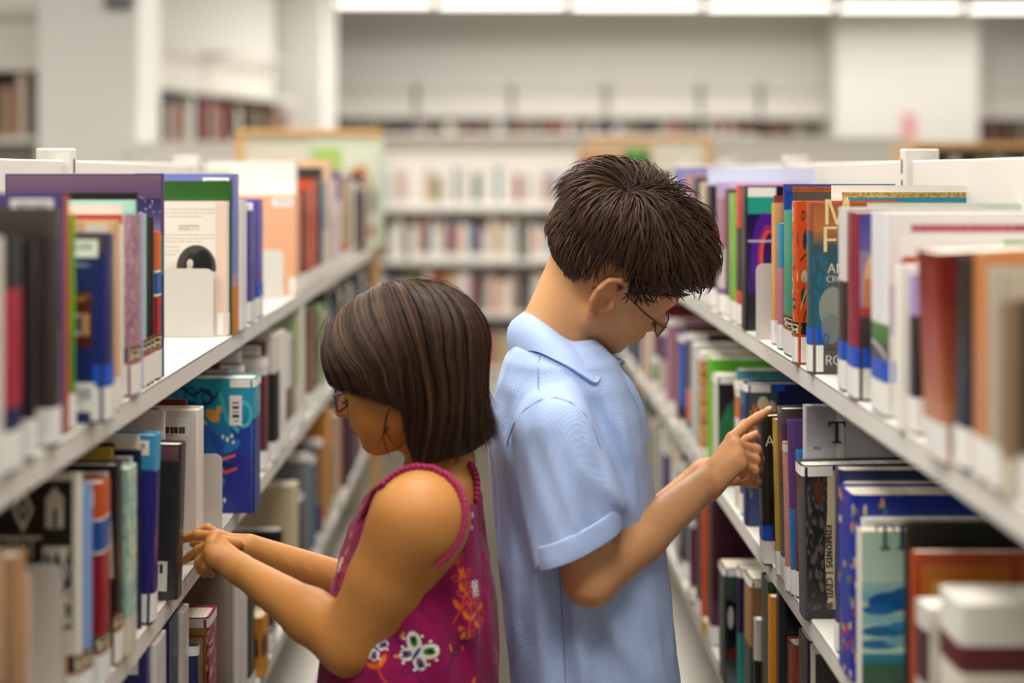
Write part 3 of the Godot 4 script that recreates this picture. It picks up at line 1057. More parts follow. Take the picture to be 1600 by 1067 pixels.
# ---------------------------------------------------------------- cover prints
var art_made := {}
const ARTS := {
	"purple": [192, 224, "4a3d63", "g 0 .12 7a5c74 5d4a6e;g .12 .2 3a3560 4b4a78;s 60 4 .006 0 .1 1 .1 c9bfe0;o .38 .42 .34 .006 b9b4d6;g .2 .28 55507e 8d88ab;g .28 .34 8d88ab 6a6f9a;r 0 .34 1 .13 1f8c86;r 0 .47 1 .02 2e5a8c;g .49 1 2e5a8c 24406c;r 0 .55 1 .02 c96a2c"],
	"portrait": [192, 256, "ece4d8", "k .05 .05 .78 3 .026 b7a998;r .26 .17 .34 .05 d8d0c4;k .28 .175 .30 2 .022 4d463f;k .05 .24 .78 3 .026 b7a998;k .05 .33 .24 3 .03 b7a998;r .84 0 .16 1 e9cdb8;e .54 .49 .31 .17 0 4a443e;e .47 .5 .13 .12 15 2e2925;e .64 .47 .14 .11 0 1e1a17;e .44 .46 .05 .035 0 ddd2c4;e .42 .50 .035 .03 0 d2c6b8;e .46 .53 .03 .04 10 c4b8aa;r 0 .52 1 .48 e6d8c8;r .84 .52 .16 .48 e9cdb8"],
	"lilac": [96, 192, "7f86c8", "g 0 .6 6f78c4 9a90c4;g .6 .7 9a90c4 c98a68;g .7 1 d0843a c87428;l .5 .22 .95 .16 .05 23255a;l .4 .38 .9 .3 .05 23255a;l .45 .48 .95 .42 .05 23255a;r .5 .58 .4 .06 23255a;e .7 .05 .2 .03 0 3a3c78"],
	"dolphin": [224, 256, "1f86a8", "g 0 .55 2ca2b8 1c6cae;g .55 1 1c6cae 1f50a0;p .98 .3 .98 1 .5 1 .62 .78 .56 .6 .7 .45 2a2f92;p .7 .36 .98 .3 .98 .6 .8 .55 1f3f9c;l .05 .06 .2 .12 .03 10496c;l .2 .12 .32 .07 .03 10496c;l .32 .07 .46 .13 .03 10496c;l .1 .16 .28 .2 .035 10496c;l .28 .2 .44 .17 .03 10496c;l .44 .17 .56 .08 .025 10496c;o .16 .12 .07 .02 0f3f60;o .38 .13 .06 .02 0f3f60;o .88 .26 .1 .04 46c2c8;l .56 .1 .66 .3 .05 3fb4c4;l .66 .3 .8 .38 .05 3fb4c4;e .46 .27 .1 .045 20 e0a648;e .54 .23 .05 .03 -40 e0a648;e .3 .33 .08 .035 0 e0a648;e .26 .38 .06 .03 30 d8963c;e .44 .44 .24 .06 30 2e62b4;e .56 .52 .2 .05 50 2452a6;e .72 .5 .12 .04 -20 2f7cc0;l .5 .57 .6 .6 .035 e87058;l .6 .6 .76 .57 .028 e87058;l .52 .66 .64 .7 .035 dd5c44;l .64 .7 .78 .67 .028 dd5c44;e .6 .635 .16 .02 10 1c2a7a;e .66 .45 .022 .02 0 e8f6f6;e .72 .425 .02 .018 0 e8f6f6;e .74 .47 .018 .016 0 e8f6f6;e .6 .43 .018 .016 0 e8f6f6;e .56 .88 .02 .018 0 d8f0f0;e .62 .91 .022 .02 0 d8f0f0;e .58 .95 .018 .016 0 d8f0f0;e .5 .92 .02 .018 0 d8f0f0;e .5 .8 .14 .05 -20 2396a8;e .36 .9 .16 .06 10 2a90b4;r .69 .12 .17 .23 efede6;r .73 .17 .09 .012 303030;r .73 .2 .09 .02 303030;r .73 .24 .09 .01 303030;r .73 .265 .09 .024 303030;r .75 .305 .06 .008 6a6a6a"],
	"folk": [192, 192, "d9d2c4", "r .02 .02 .94 .64 1c1916;r .62 .3 .32 .34 d9d2c4;p .78 .31 .9 .46 .78 .61 .66 .46 1c1916;p .78 .36 .86 .46 .78 .56 .70 .46 d9d2c4;p .78 .41 .82 .46 .78 .51 .74 .46 1c1916;p .4 .04 .52 .14 .4 .24 .28 .14 d9d2c4;p .4 .08 .48 .14 .4 .2 .32 .14 1c1916;p .4 .11 .43 .14 .4 .17 .37 .14 d9d2c4;r .66 .1 .2 .12 cfc8ba;p .64 .1 .76 .04 .88 .1 cfc8ba;r .74 .14 .05 .08 1c1916;l .04 .26 .6 .26 .015 d9d2c4;l .06 .36 .12 .26 .012 d9d2c4;l .18 .36 .12 .26 .012 d9d2c4;r .22 .27 .025 .09 d9d2c4;r .3 .27 .025 .09 d9d2c4;l .36 .27 .4 .36 .012 d9d2c4;l .44 .27 .4 .36 .012 d9d2c4;r .49 .27 .025 .09 d9d2c4;l .05 .42 .58 .42 .012 d9d2c4;s 26 3 .016 .64 .32 .08 .3 1c1916;s 26 9 .016 .88 .3 .07 .3 1c1916;e .2 .52 .14 .09 .3 3c3630;r .66 .6 .2 .08 1c1916"],
	"folktop": [64, 64, "d9d2c4", "r 0 0 1 1 d9d2c4"],
	"navybook": [128, 160, "1f2c6a", "r 0 0 1 .09 5d4c2a;k .2 .15 .6 1 .05 c8c8d8;r .1 .3 .58 .3 5a1f1e;r .12 .32 .54 .02 8a5a30;r .18 .42 .22 .12 b8b4bc;r .2 .44 .18 .08 3a3840;r .46 .42 .16 .12 c89a58;k .2 .34 .4 1 .04 d0a070"],
	"tan": [96, 128, "e0b684", "g 0 1 e6c598 d9a870;o .8 .12 .08 .025 c8742c;o .86 .22 .06 .02 c8742c;s 12 2 .03 .7 .3 .25 .6 c87a38;r 0 0 .8 .06 e9dcc8"],
	"pink": [64, 160, "a87d8c", "s 70 8 .07 0 0 1 1 9a6c80;s 60 6 .06 0 0 1 1 c2a0aa;s 30 5 .03 0 0 1 1 d8bcc4;r 0 .86 1 .14 9c7a78"],
	"marble": [64, 160, "a9c6bb", "s 60 3 .1 0 0 1 .8 7fb0b4;s 60 13 .08 0 0 1 .8 c6d6b8;s 40 23 .05 0 0 1 .8 8cc0a4;s 30 7 .04 0 0 1 .8 d8e0d0;r 0 .8 1 .2 d6cfba"],
	"peaks": [96, 160, "1b1a1c", "p .1 .5 .3 .15 .42 .3 .5 .12 .66 .34 .78 .24 .95 .5 .95 .56 .1 .56 e3dfda;l .1 .5 .5 .36 .01 6a6460;l .5 .36 .95 .5 .01 6a6460;l .2 .75 .5 .4 .012 4a4644;l .35 .78 .6 .4 .012 4a4644;l .5 .8 .7 .42 .012 4a4644;l .65 .8 .82 .45 .012 4a4644;l .1 .6 .9 .6 .012 4a4644;l .1 .68 .9 .68 .012 4a4644"],
	"cyantop": [128, 192, "2a2478", "g 0 .18 3f9fcc 3a92c4;s 20 3 .03 0 .02 1 .14 4aaed4;g .19 1 2a2a84 251f6c;r .5 .2 .5 .01 1c1850"],
	"isbn": [160, 192, "2d2b2c", "g 0 .1 7a5a58 5c4442;g .1 1 302e30 3a3837;r .3 .76 .46 .2 efece4;r .34 .78 .14 .16 3a3a3a;r .36 .79 .012 .14 efece4;r .4 .79 .02 .14 efece4;r .44 .79 .012 .14 efece4;r .52 .78 .1 .06 3a3a3a"],
	"library": [160, 192, "e9e3da", "r .1 .04 .78 .13 f6f3ee;r .18 .1 .6 .045 4a4744;r .2 .1 .012 .045 f6f3ee;r .27 .1 .02 .045 f6f3ee;r .36 .1 .012 .045 f6f3ee;r .46 .1 .02 .045 f6f3ee;r .55 .1 .012 .045 f6f3ee;r .64 .1 .02 .045 f6f3ee;r .72 .1 .012 .045 f6f3ee;k .3 .155 .4 1 .02 4a4744;r .04 .2 .52 .16 6a6660;r .05 .21 .5 .14 93b98a;r .05 .31 .5 .05 5f9060;s 12 3 .006 .3 .68 .5 .03 9a928a"],
	"goldframe": [128, 192, "8a3a2c", "r 0 .05 1 .95 b8914e;r .05 .09 .86 .9 6e4a22;r .07 .1 .82 .88 d8c088;s 80 5 .012 .05 .06 .9 .06 8a6a34;s 80 15 .012 .82 .1 .1 .9 8a6a34;r .14 .17 .62 .8 dcc48c;r .2 .22 .4 .28 efe9dc;r .24 .24 .16 .22 4a4238;r .42 .24 .08 .22 4a4238"],
	"redleaf": [48, 192, "9c3444", "s 60 4 .14 0 .08 1 .92 d88a92;s 40 6 .1 0 .08 1 .92 7a2030;s 20 9 .08 0 .1 1 .9 e2a8a8"],
	"flower": [96, 192, "d08a2c", "e .5 .45 .22 .14 0 3a1c24;e .42 .55 .2 .1 .4 3a1c24;e .62 .58 .16 .1 -.4 4a2028;e .5 .35 .1 .08 0 4a2028;r .46 .6 .06 .3 5a3a20"],
	"mf": [160, 224, "6d5348", "g 0 .16 a85a2e c07038;g .16 .24 b0653a 5a5450;g .24 .75 2e4e5c 2b6b78;s 40 6 .05 0 .3 .5 .6 2f6a86;s 26 16 .06 .3 .4 .6 .4 59615c;e .6 .62 .42 .13 -.35 8f928a;e .55 .74 .3 .09 -.2 7c8484;e .86 .68 .1 .1 .3 d8822c;e .86 .68 .05 .06 .3 f0b848;g .86 .87 3c3c40 3c3c40;g .87 1 5c5a5a 4c4a4c;s 30 3 .02 0 .76 .5 .1 2a5f94"],
	"icons": [96, 224, "d6531f", "o .2 .08 .06 .03 3a2c20;e .7 .07 .1 .05 0 cfc4b4;e .7 .07 .05 .025 0 6a625a;p .2 .2 .3 .16 .36 .24 .28 .3 .18 .27 2c3a4a;o .7 .2 .05 .03 3a2c20;l .1 .36 .3 .32 .03 3a2c20;e .6 .35 .12 .03 .3 8a7a60;l .5 .4 .7 .42 .04 3a2c20;e .25 .46 .13 .04 0 c9b890;r .22 .46 .03 .08 3a2c20;o .72 .52 .09 .04 d8d0c4;e .72 .52 .05 .03 0 3a2c20;e .2 .58 .1 .05 .8 4a4034;l .3 .55 .1 .66 .04 c9b890;r .45 .6 .25 .07 3f3a34;r .48 .62 .18 .03 a89878;e .8 .64 .08 .05 0 8a7a60;l .15 .78 .3 .68 .05 3a2c20;l .5 .8 .6 .7 .04 d8d0c4;e .75 .78 .1 .05 .4 3a3a2c;r .1 .84 .22 .06 4a4034;o .62 .88 .08 .03 3a2c20;e .3 .95 .1 .03 0 c9b890;e .8 .94 .08 .04 .4 4a4034"],
	"swirl": [128, 192, "17141f", "r 0 0 1 .07 ece9e2;r 0 .07 1 .12 1f9a84;g .19 .75 1a1440 3a1560;e .62 .48 .5 .3 0 4a1c86;e .7 .5 .36 .24 0 8a2a6a;e .72 .5 .3 .2 0 e2482c;e .8 .5 .26 .18 0 2c125a;r 0 .37 1 .018 b8b4b4;o .46 .78 .12 .05 d86a2c;e .46 .78 .07 .05 0 5a9a6a;r .3 .88 .5 .1 d8d4cc;r .34 .9 .1 .07 3a3a3a;g .84 .87 17141f 17141f"],
	"border": [224, 256, "e6e2d8", "r .05 .035 .9 .035 b59a58;s 160 3 .005 .05 .035 .9 .03 7a6634;r .05 .06 .03 .94 b59a58;r .92 .06 .03 .94 b59a58;r .09 .065 .82 .935 1f7f98;s 20 7 .03 .1 .1 .8 .5 2e94ac"],
	"bigwhite": [192, 224, "e8e6e4", "r .12 .05 .78 .04 a83a4c;k .14 .06 .74 1 .03 d89aa4;r .06 .1 .76 .25 f1efeb;o .14 .26 .05 .022 b8452c;o .1 .24 .03 .018 b8452c;e .22 .3 .08 .08 .4 d0a040;e .28 .26 .06 .04 0 d8b050;r .62 .13 .17 .14 6ab266;r 0 .35 .5 .25 c8c4d2;r .9 .03 .1 .97 2a2a38"],
	"castle": [64, 192, "8a7aa0", "g 0 .2 3a3a94 6a5a9a;e .5 .4 .4 .16 0 d0925a;e .5 .32 .28 .1 0 d8a878;r .2 .35 .6 .16 c47c4c;g .5 .56 b84a30 8a3a2c;g .56 1 4a3c44 3a3034"],
	"greenarc": [64, 192, "dcdce0", "r 0 0 1 .55 e6e5e6;g .55 .65 5a8a4a 3f7040;g .65 1 5a5658 4a4848;o .9 .85 .6 .06 c8c8c8"],
	"peach": [64, 192, "8a2c22", "g 0 .25 7c241c 8a3024;g .25 .7 92382a b8704a;g .7 1 c08060 dca888;l .6 .05 .5 .95 .02 a85a3c"],
	"landscape": [128, 224, "b9d6c4", "g 0 .3 b4d4bc c6dccb;g .3 .42 a8ccc4 6fb0c0;e .5 .42 .4 .06 -.2 1d5b98;e .8 .38 .3 .05 -.3 2363a0;e .3 .47 .3 .03 -.1 2a6ea8;g .5 .56 8fc0c4 9ac8c8;e .4 .6 .4 .035 -.1 2a6c9c;e .75 .57 .3 .03 -.2 3a86b0;e .3 .68 .34 .03 .1 2d76a2;e .7 .66 .3 .03 -.1 78b4bc;g .74 .8 2f86a0 2a6c74;g .8 1 2a5c46 1f3f28;s 40 5 .02 0 .84 1 .16 2f6a3c"],
	"toys": [128, 192, "2338a0", "s 14 3 .04 0 0 1 1 e2d8c0;s 14 5 .04 0 0 1 1 c83a4c;s 12 7 .04 0 0 1 1 d89a3c;s 12 9 .035 0 0 1 1 3f8a5a;s 12 19 .03 0 0 1 1 d8c060;s 10 29 .05 0 0 1 1 1c2c80;s 8 33 .04 0 0 1 1 8a6a58"],
	"civil": [160, 224, "2a2628", "s 60 3 .05 0 .05 .6 .9 3a3638;s 40 13 .04 0 .05 .6 .9 5a5658;s 20 6 .04 .1 .2 .3 .6 6a5a4a;p .56 .06 .74 .02 .8 .2 .72 .5 .68 .8 .72 .98 .5 .94 .46 .6 .54 .3 d8c8a0;e .34 .16 .12 .08 .4 5a3a24;p .8 .0 1 0 1 1 .78 1 .76 .5 .86 .22 8a7482;g .94 1 2a2628 2a2628;r .7 .88 .3 .1 d8d0bc"],
	"tbook": [128, 192, "b4b2b6", "g 0 .3 8a888c b4b2b6;k .2 .2 .3 1 .05 6a6868;r .8 0 .2 1 c8c4c8"],
	"pinkcloth": [48, 160, "c08478", "r 0 0 1 .05 d8ccb4;s 120 3 .04 0 .06 1 .94 b0746c;s 120 8 .03 0 .06 1 .94 d09c90"],
	"cat": [128, 192, "3a4a6a", "g 0 1 4c5a5c 2c3c74;s 40 3 .05 0 .15 .55 .5 d0562c;s 40 5 .04 0 .1 .6 .5 e08a4a;s 40 7 .04 0 .2 .6 .6 6a8a5a;e .5 .14 .2 .06 .2 d8c8a8;e .36 .2 .05 .03 0 2c2420;e .52 .18 .03 .02 0 2c2420;e .8 .16 .14 .05 -.3 c8bca8;s 30 17 .03 .4 .6 .6 .4 5a8a9a"],
	"green": [96, 192, "2f6a44", "g 0 .2 2a1a26 241822;p 0 .12 1 0 1 .16 .4 .26 0 .42 2c1a26;s 30 4 .1 0 .35 1 .6 3a7a4c;l 0 .7 1 .5 .03 28583a"],
	"oranges": [48, 192, "c2a078", "r 0 0 .3 1 d88a50;s 24 3 .12 0 0 .4 1 a85a2c;r .45 .2 .4 .55 cdb890;k .5 .22 .3 10 .05 5a4a3a"],
	"poster": [96, 160, "2c3c38", "g 0 .3 3c5248 34443e;p 0 .25 1 .36 1 .75 0 .8 101010;e .2 .42 .12 .1 .3 c0beb8;p 0 .72 .7 .62 1 .66 .2 .82 6a1c20;g .85 1 4a5250 5a605c"],
	"browngreen": [96, 160, "9c7046", "r 0 0 1 .02 d8d8c8;e .8 .35 .2 .12 0 5a1c1c;g .55 1 32483c 2a4034"],
	"blackframe": [128, 96, "1a1716", "r 0 0 1 .06 d8d0c0;r 0 0 .05 1 c8c0b0"],
	"redframe": [96, 128, "b4481c", "r .06 .06 .94 .94 c8742a;r .16 .14 .84 .86 d8a858;r .24 .2 .76 .8 16110f;s 10 3 .05 .2 .8 .6 .15 c8508a;s 10 5 .04 .2 .82 .6 .15 e0702a"],
	"greenpic": [192, 160, "c2cdb2", "r .04 .06 .92 .9 d2d8c4;r .06 .08 .4 .3 a8c466;e .7 .38 .14 .14 0 c8803a;e .7 .6 .12 .2 0 2f5a34;e .58 .5 .08 .1 .4 3a3a3a;e .82 .56 .1 .14 0 8a8a84;r .5 .8 .4 .1 b04a3a"],
	"rightpic": [192, 160, "b88068", "r .0 .0 1 .1 c8b088;e .25 .3 .14 .1 0 c85a34;r .62 .06 .36 .2 4a9a44;e .7 .16 .06 .06 0 202a20;e .9 .14 .04 .06 0 202a20"],
	"whitebox": [96, 96, "d9d5cc", "r 0 0 1 .3 dcd8ce;r .1 .38 .5 .14 5a2a26;r .12 .5 .5 .2 d8d0c0;r .58 .4 .42 .1 4a5468;r .6 .5 .4 .2 8a7448;r .1 .72 .9 .28 cdc5b6;r .08 .3 .04 .7 8a8478"],
	"ground": [128, 256, "24489c", "r .14 .010 .8 .036 e0762c;r 0 .05 1 .01 17306c"],
	"redflower": [128, 160, "e9e6de", "e .7 .35 .14 .1 .3 c84a2c;e .78 .42 .1 .08 -.3 d8683a;e .5 .46 .12 .04 .2 5a3a34;r 0 .06 .25 .4 c8d0a8"],
}

func art(name_: String) -> StandardMaterial3D:
	if not art_made.has(name_):
		var a: Array = ARTS[name_]
		art_made[name_] = print_material(a[0], a[1], a[2], a[3], .28)
	return art_made[name_]

func build_books():
	rng.seed = 2024
	# x of the spine's two edges, y of the top, inset mm, lean, depth mm | colours from the top | flags | look | landmark
	shelf_run("L", 0, """
-60 -6 360 0 0 160|2a2624|L|black blurred book at the left edge of the picture
0 8 372 -4 0 150|e8e2d8 e8e2d8|L|thin white blurred book beside the crimson and navy spine
14 37 372 -6 0 150|16251f:.22 b22a40:.72 1c2450|L|blurred book banded dark green, crimson and navy
47 60 378 -4 0 150|161516|L|black blurred book beside the crimson banded spine
84 98 326 -6 0 170|4a3f3c:.12 3c3332|L|large charcoal brown book with white spine label, blurred
98 103 302 4 0 180|5a4484|S B|purple book with a barcode label and thin orange spine
103 104.5 306 2 0 170|d8703c|S|narrow orange spine behind the purple book
107.5 112 385 4 0 150|1f5a34|S L|thin dark green book before the lime green one
112 117 335 2 0 160|79b52e:.55 5a9a2c|S L|thin lime green book beside the brown-panelled navy book|lime green book
167 180 366 -20 0 150|1f2c6a|L K B C Anavybook~38|navy book with olive top, brown panel and two barcodes|navy book
182 190 345 -12 0 150|dfb484|L Atan~30|cream and tan book with orange ornaments and a white label
190 192 336 -2 0 150|c23a34:.05 efe8dc|S|thin white book with a red strip at its top
191.5 193 320 -2 0 160|efebe2|S|white book top standing behind the tan one
209 222 337 -4 0 140|a07a88|M L G Apink~20 Ppink|dusty pink patterned book with genre sticker, beside the black pair|dusty pink book
222 225 333 0 0 140|b9b2dc|S|thin lilac book beside the dusty pink one
225 231 335 0 0 150|a8d4cc|L G|thin mint green book with genre sticker, beside the lilac one
231 237 338 0 0 150|141315|L G|first of two slim black books with white labels
237 243 340 0 0 150|161415|L G|second of two slim black books, beside the orange striped spine
245 254 363 0 0 150|e0661c:.26 f2f0ea:.275 1d5cae:.42 f2f0ea:.435 b01c20:.88 5a2020|L G|book striped orange, blue and red
213.9 216.2 302 4 0 150|151314|S|black framed book top behind the pink and mint books
211.9 213.7 313 4 0 140|9ed0c4|S|mint and pink book top behind the white one
255.5 257.5 272 0 0 200|5d4a70:.3 2a8a88:.5 38507c|S Apurple|very large purple and teal picture book beside the bookend|large purple picture book
356 359.5 315 2 0 155|efe2d4|S Aportrait~100 L|white paperback with a dark oval portrait, behind a bookend|portrait paperback
361.3 363 283 0 0 150|2f5c24|S|dark green book rising behind the portrait paperback
367 374.5 272 -4 0 160|7a80c6:.62 a890b4:.7 cc7c34|B Alilac~22|lilac book with dark marks and an orange foot|lilac book
376 388 315 -6 0 150|efece6|S L|plain white book between the lilac and violet ones
390 402 330 0 0 150|3a3590|L B|dark blue violet book with a white top label
403 418 312 0 0 150|5d52b4|L B K|bright violet book with a white label|violet book
458 463 252 10 0 190|ece9e2|S Aredflower|tall white picture book with a red flower
464 475 305 0 0 160|e9b088|S B L|peach book behind a grey bookend|peach book
476 483 300 0 0 150|8c2a1c|L|dark red book beside the peach one
484 491 283 0 0 150|c9502c|L|orange red book, middle one of three red books
492 500 280 0 0 150|c0301c|L|bright red book, last of three red books
501 506 262 0 0 150|3a3634|S L|dark book with a white top behind the three red ones
507 514 285 0 0 150|8fb6dc:.5 d8e4ee|L|pale blue and white book
515 521 250 0 0 180|eec4a0|S L|tall peach coloured book
522 528 280 0 0 150|e8e0e6:.4 d8c8d8|L|whitish blurred book before the purple topped one
529 537 268 0 0 150|6a4a9a:.3 e8e2e6|L|white book with a purple top
538 546 285 0 0 160|c8ae88:.75 c8502c|L|tan book with a red foot
547 556 280 0 0 160|bba37e|L|tan book near the far end|far tan book
""", 4.4, 4.82, [[1.80, 2.238], [2.571, 3.001]])
	bookend("pale grey bookend before the portrait paperback on the upper left shelf", "L", 2.228, .0225, .082, .108, 0)
	bookend("pale grey bookend before the peach book on the upper left shelf", "L", 2.92, .016, .10, .10, 0)
	bookend("narrow grey bookend beside the lime green book on the upper left shelf", "L", 1.392, .006, .10, .115, 0)

	shelf_run("L", 1, """
-30 16 890 -2 0 150|b89a78:.5 2a2624:.72 8a8078|L|tan blurred book at the left edge of the picture
24 44 872 0 0 150|b08a64:.6 1e1a1a:.8 cfc8bc|L|brown blurred book with a dark foot
45 51 902 0 0 150|d8b49a|S|thin peach blurred book before the bookend
125 131 743 0 0 190|e6e1d6|S L G Afolk~90|white picture book with black folk-art shapes on its cover|folk-art picture book
133 147 765 -4 0 150|7fa3da|L G|light blue book with a rounded spine
160 175 757 -6 0 150|c9541c:.17 e8e6e0:.18 1f4f9a:.33 e8e6e0:.34 8f1226|L G B|thick crimson book with orange top and blue band|crimson banded book
176 178 700 30 0 150|c9a23c|S|gold spine top behind the crimson banded book
178.5 180 694 34 0 150|4a1820|S|dark maroon book top behind the gold one
183 194 728 -2 0 150|1a1819:.96 c8682c|L G B Apeaks~14|black book with white peaks and an orange edge
195 214 740 -8 0 150|a9c6bb:.8 d6cfba|M Amarble~16 Pmarble|marbled pale green book beside the bright blue one|marbled green book
213.5 217 683 8 0 160|e2d8c4|S|tall cream book behind the marbled one
218 221 706 4 0 150|1d2050|S B|slim navy book beside the cyan topped one
234 246 684 -6 -1.5 150|3f9fcc:.19 272074|L B Acyantop~22|dark blue book with a cyan top|cyan topped book
247 250 640 20 0 160|1d1a1e|B|black book with barcode, high behind the cyan topped one
250.5 253 646 10 0 150|c9b8b0|S L|thin pale book behind the black one
277 286 696 -14 -1.6 165|3a3434|Aisbn~42|worn black hardback with an ISBN barcode, touched by the girl|black hardback
292 294 624 30 0 150|6a1d18|S|small dark red book top beside the white library book
310 320 642 -6 0 165|ece7de|Alibrary~68|white library book with a barcode and a green picture|white library book
398 410 592 -34 0 165|2a9ab4:.3 222c88|W Adolphin~118|large blue sea picture book with coral hands and a barcode|sea picture book
411 414 538 6 0 150|5a2228|B|maroon book rising behind the sea picture book
415 420 562 0 0 150|e3ddd4:.14 6a2a34|W L|maroon book with a white top label
430 440 525 -4 0 150|d6d0c2:.3 2a2826:.98 d6d0c2|L M|tall book, cream above and black below
441 449 520 -2 0 150|efebe6|S L|tall white book beside the cream and black one
450 456 524 0 0 150|e2dde0:.5 6a3a4a:.8 e2dde0|L|white book with a dark red picture on its spine
457 463 528 4 0 150|8a8a68|S L|olive green slim book
464 470 500 0 0 150|b8c894:.6 ddd8c8|S L|pale green and white book
471 486 480 -2 0 160|e2ddd2|L|tall pale thick book with white label
487 493 486 4 0 150|8a6a48|L|brown slim book beside the tall pale one
494 500 490 4 0 150|2f2c34|L|dark slim book beside the green one
501 512 478 0 0 150|9fc07c|L|light green book near the girl's hair|light green book
""", 3.7, 4.82, [[1.289, 1.436], [1.862, 1.978], [2.079, 2.275]])
	bookend("large grey bookend before the folk-art picture book on the middle left shelf", "L", 1.418, .012, .13, .155, 1)
	bookend("pale grey bookend beside the sea picture book on the middle left shelf", "L", 2.16, -.004, .105, .118, 1)

	shelf_run("L", 2, """
228 237 1012 0 0 150|2a2460|L B|navy purple book with barcode, lowest in the left corner
243 262 990 -4 0 150|d8d6d4|S B|wrinkled silver white book beside the navy one
264 281 963 0 0 150|25285e|B|navy hardback with a barcode label, at the left
282 297 964 -4 0 150|e9e5dc|S|white ribbed book beside the navy hardback
298 303 1026 -14 0 140|24305e|W|small navy book with a white top label
326 344 966 -8 0 150|9a3038|W T Agoldframe~34 Predleaf|red leaf-patterned book with a gold framed cover|red leaf-patterned book
345 348 912 24 0 150|2a1618|B|dark maroon book behind the red leaf-patterned one
349 353 880 6 0 150|2f7a54|S|thin green book beside the grey-brown one
354 368 884 0 0 150|8a7c6c|M|tall grey-brown book|grey-brown book
369 378 906 0 0 150|e6e2da|S L|white book beside the grey-brown one
380 388 918 0 0 150|dcd8d2:.9 3a3634|S|white book with a dark foot
390 404 930 0 0 150|1c1a1c|L|black book beside the orange flower one
412 424 966 -6 0 150|d08a2c|Aflower~24 Pflower|orange book with a dark flower
425 435 960 0 0 150|1e1d22:.35 e0dcd6:.42 22223a|L|black book with a white band
462 468 760 0 0 160|d9c8a4|S L|cream book with a white top
469 479 775 0 0 150|28285c|W L|navy book between the cream and grey ones
480 488 712 0 0 160|7c7f88|W L|grey book with a white top
489 500 716 0 0 160|2f7496|W L|teal blue book with a white top|teal blue book
501 511 690 0 0 160|9a6a48:.6 5a3a6a|W L|brown and purple book with a white top
512 528 640 0 0 180|d99a4a|M L|tall orange book beside the girl's face|tall orange book
529 543 650 0 0 170|e0b49a|S L|tall peach book beside the orange one
""", 3.7, 4.82, [[2.728, 2.85]])
	bookend("grey bookend by the gap on the lower left shelf", "L", 2.86, .02, .09, .11, 2)

	shelf_run("R", 0, """
1586 1640 480 4 0 160|33291f|L M|dark brown blurred book at the right edge of the picture
1560 1584 476 -4 0 160|8a735a:.8 c9bfae|M|brown blurred book beside the grey beige one
1540 1560 420 -6 0 160|b5ab98|M L|grey beige blurred book
1518 1538 396 -4 0 160|c8824c|L|orange tan blurred book
1490 1512 405 -4 0 150|262426|L|black and grey blurred book beside the orange tan one
1438 1476 386 -6 2.5 130|7a261e:.3 9a4a34:.62 cc9070|S Apeach~40 Ppeach L|red-brown book fading to peach, leaning|red-brown leaning book
1418 1430 432 2 0 140|a898c8:.25 2a2628:.85 8a5a3c|L|lilac and black slim book
1408 1416 430 4 0 140|c2542c:.3 d9cabb|S L|thin white book with an orange-red top
1396 1407 416 -6 0 150|ece8de|S M|plain white blurred book beside the lilac one
1358 1384 333 0 0 200|e2e1e2:.6 5a8a4a:.68 4a4a4c|S L K Abigwhite Pgreenarc|big white picture book with crimson strip and green square|big white picture book
1322 1338 333 -2 0 170|8c2a3c|S L K Acastle~28|maroon book with a violet and orange castle-like picture
1308 1319 325 0 0 170|d9d5cf:.4 3a3634|S L K|white and black book beside the gold lettered one
1354 1357 318 47 0 195|c9d2c4|S|wide pale green book top behind the white picture book
1259 1266 318 -6 0 165|9a5230:.16 2e5660:.85 4a4848|S L K Amf~42|teal and orange picture book with gold letters|gold lettered picture book
1299 1301 290 50 0 215|e6e2d8|S Aborder|wide white picture book with a gold and teal border
1236 1243 315 -6 0 140|d6531f|L G Aicons~34 Picons|orange book covered in small dark icons|orange icon book
1223 1235 330 2 0 145|1f9a78|L G|green plastic-covered book beside the orange icon book
1213 1219 350 4 0 140|2f8ab0:.35 c8788c:.9 2f8a90|S L|thin blue and pink patterned book
1209 1212 306 12 0 150|7a2c26|S L|dark red brown book behind the thin patterned one
1204 1208 318 6 0 145|d8a060|S L|thin tan book beside the bookend
1223.5 1225 288 15 0 165|24489c|S Aground~75|blue book with an orange title plate at its top
1238.6 1240.4 300 20 0 150|4a3c34|S|dark brown book top before the blue orange-titled one
1157 1165 291 -2 0 145|17141f|Aswirl~46|black book with orange ring on purple and green band|orange ring book
1149 1156 290 0 0 150|d3221e:.3 3a2030:.75 d8482c|L|red topped book beside the orange ring book
1138 1147 303 0 0 150|79b83c|L|lime green slim book|right lime green book
1132 1137 296 6 0 160|5a4638|S L|brown book top beside the lime green one
1113 1130 285 0 0 160|b8a0c8:.12 b07890:.5 d8c8cc:.8 8a6a9a|S L|violet and white patterned book
1110 1112 262 6 0 210|c3c6e2:.7 a05ab0|S|wide pale lilac book top behind the violet one
1100 1109 290 0 0 150|2a2a30|L|dark slim book beside the violet patterned one
1089 1099 285 0 0 150|cbb89e|S L|beige slim book by the boy's hair|right beige book
1076 1088 278 0 0 160|22323a:.2 4a8a9c:.6 22282c|L|black book with a teal picture by the boy's hair
1058 1075 272 0 0 170|c08a9a:.4 6a80a8|S L|pink and blue picture book by the boy's hair
1046 1057 262 0 0 180|8a90c8:.3 d8a89c|S L|wide pink and blue book farthest seen by the boy's hair
""", 3.8, 5.78, [[2.155, 2.301]])
	bookend("pale grey bookend beside the orange ring book on the upper right shelf", "R", 2.21, -.006, .10, .118, 0)
	bookend("blurred white bookend beside the plain white book on the upper right shelf", "R", 1.446, .002, .09, .13, 0)

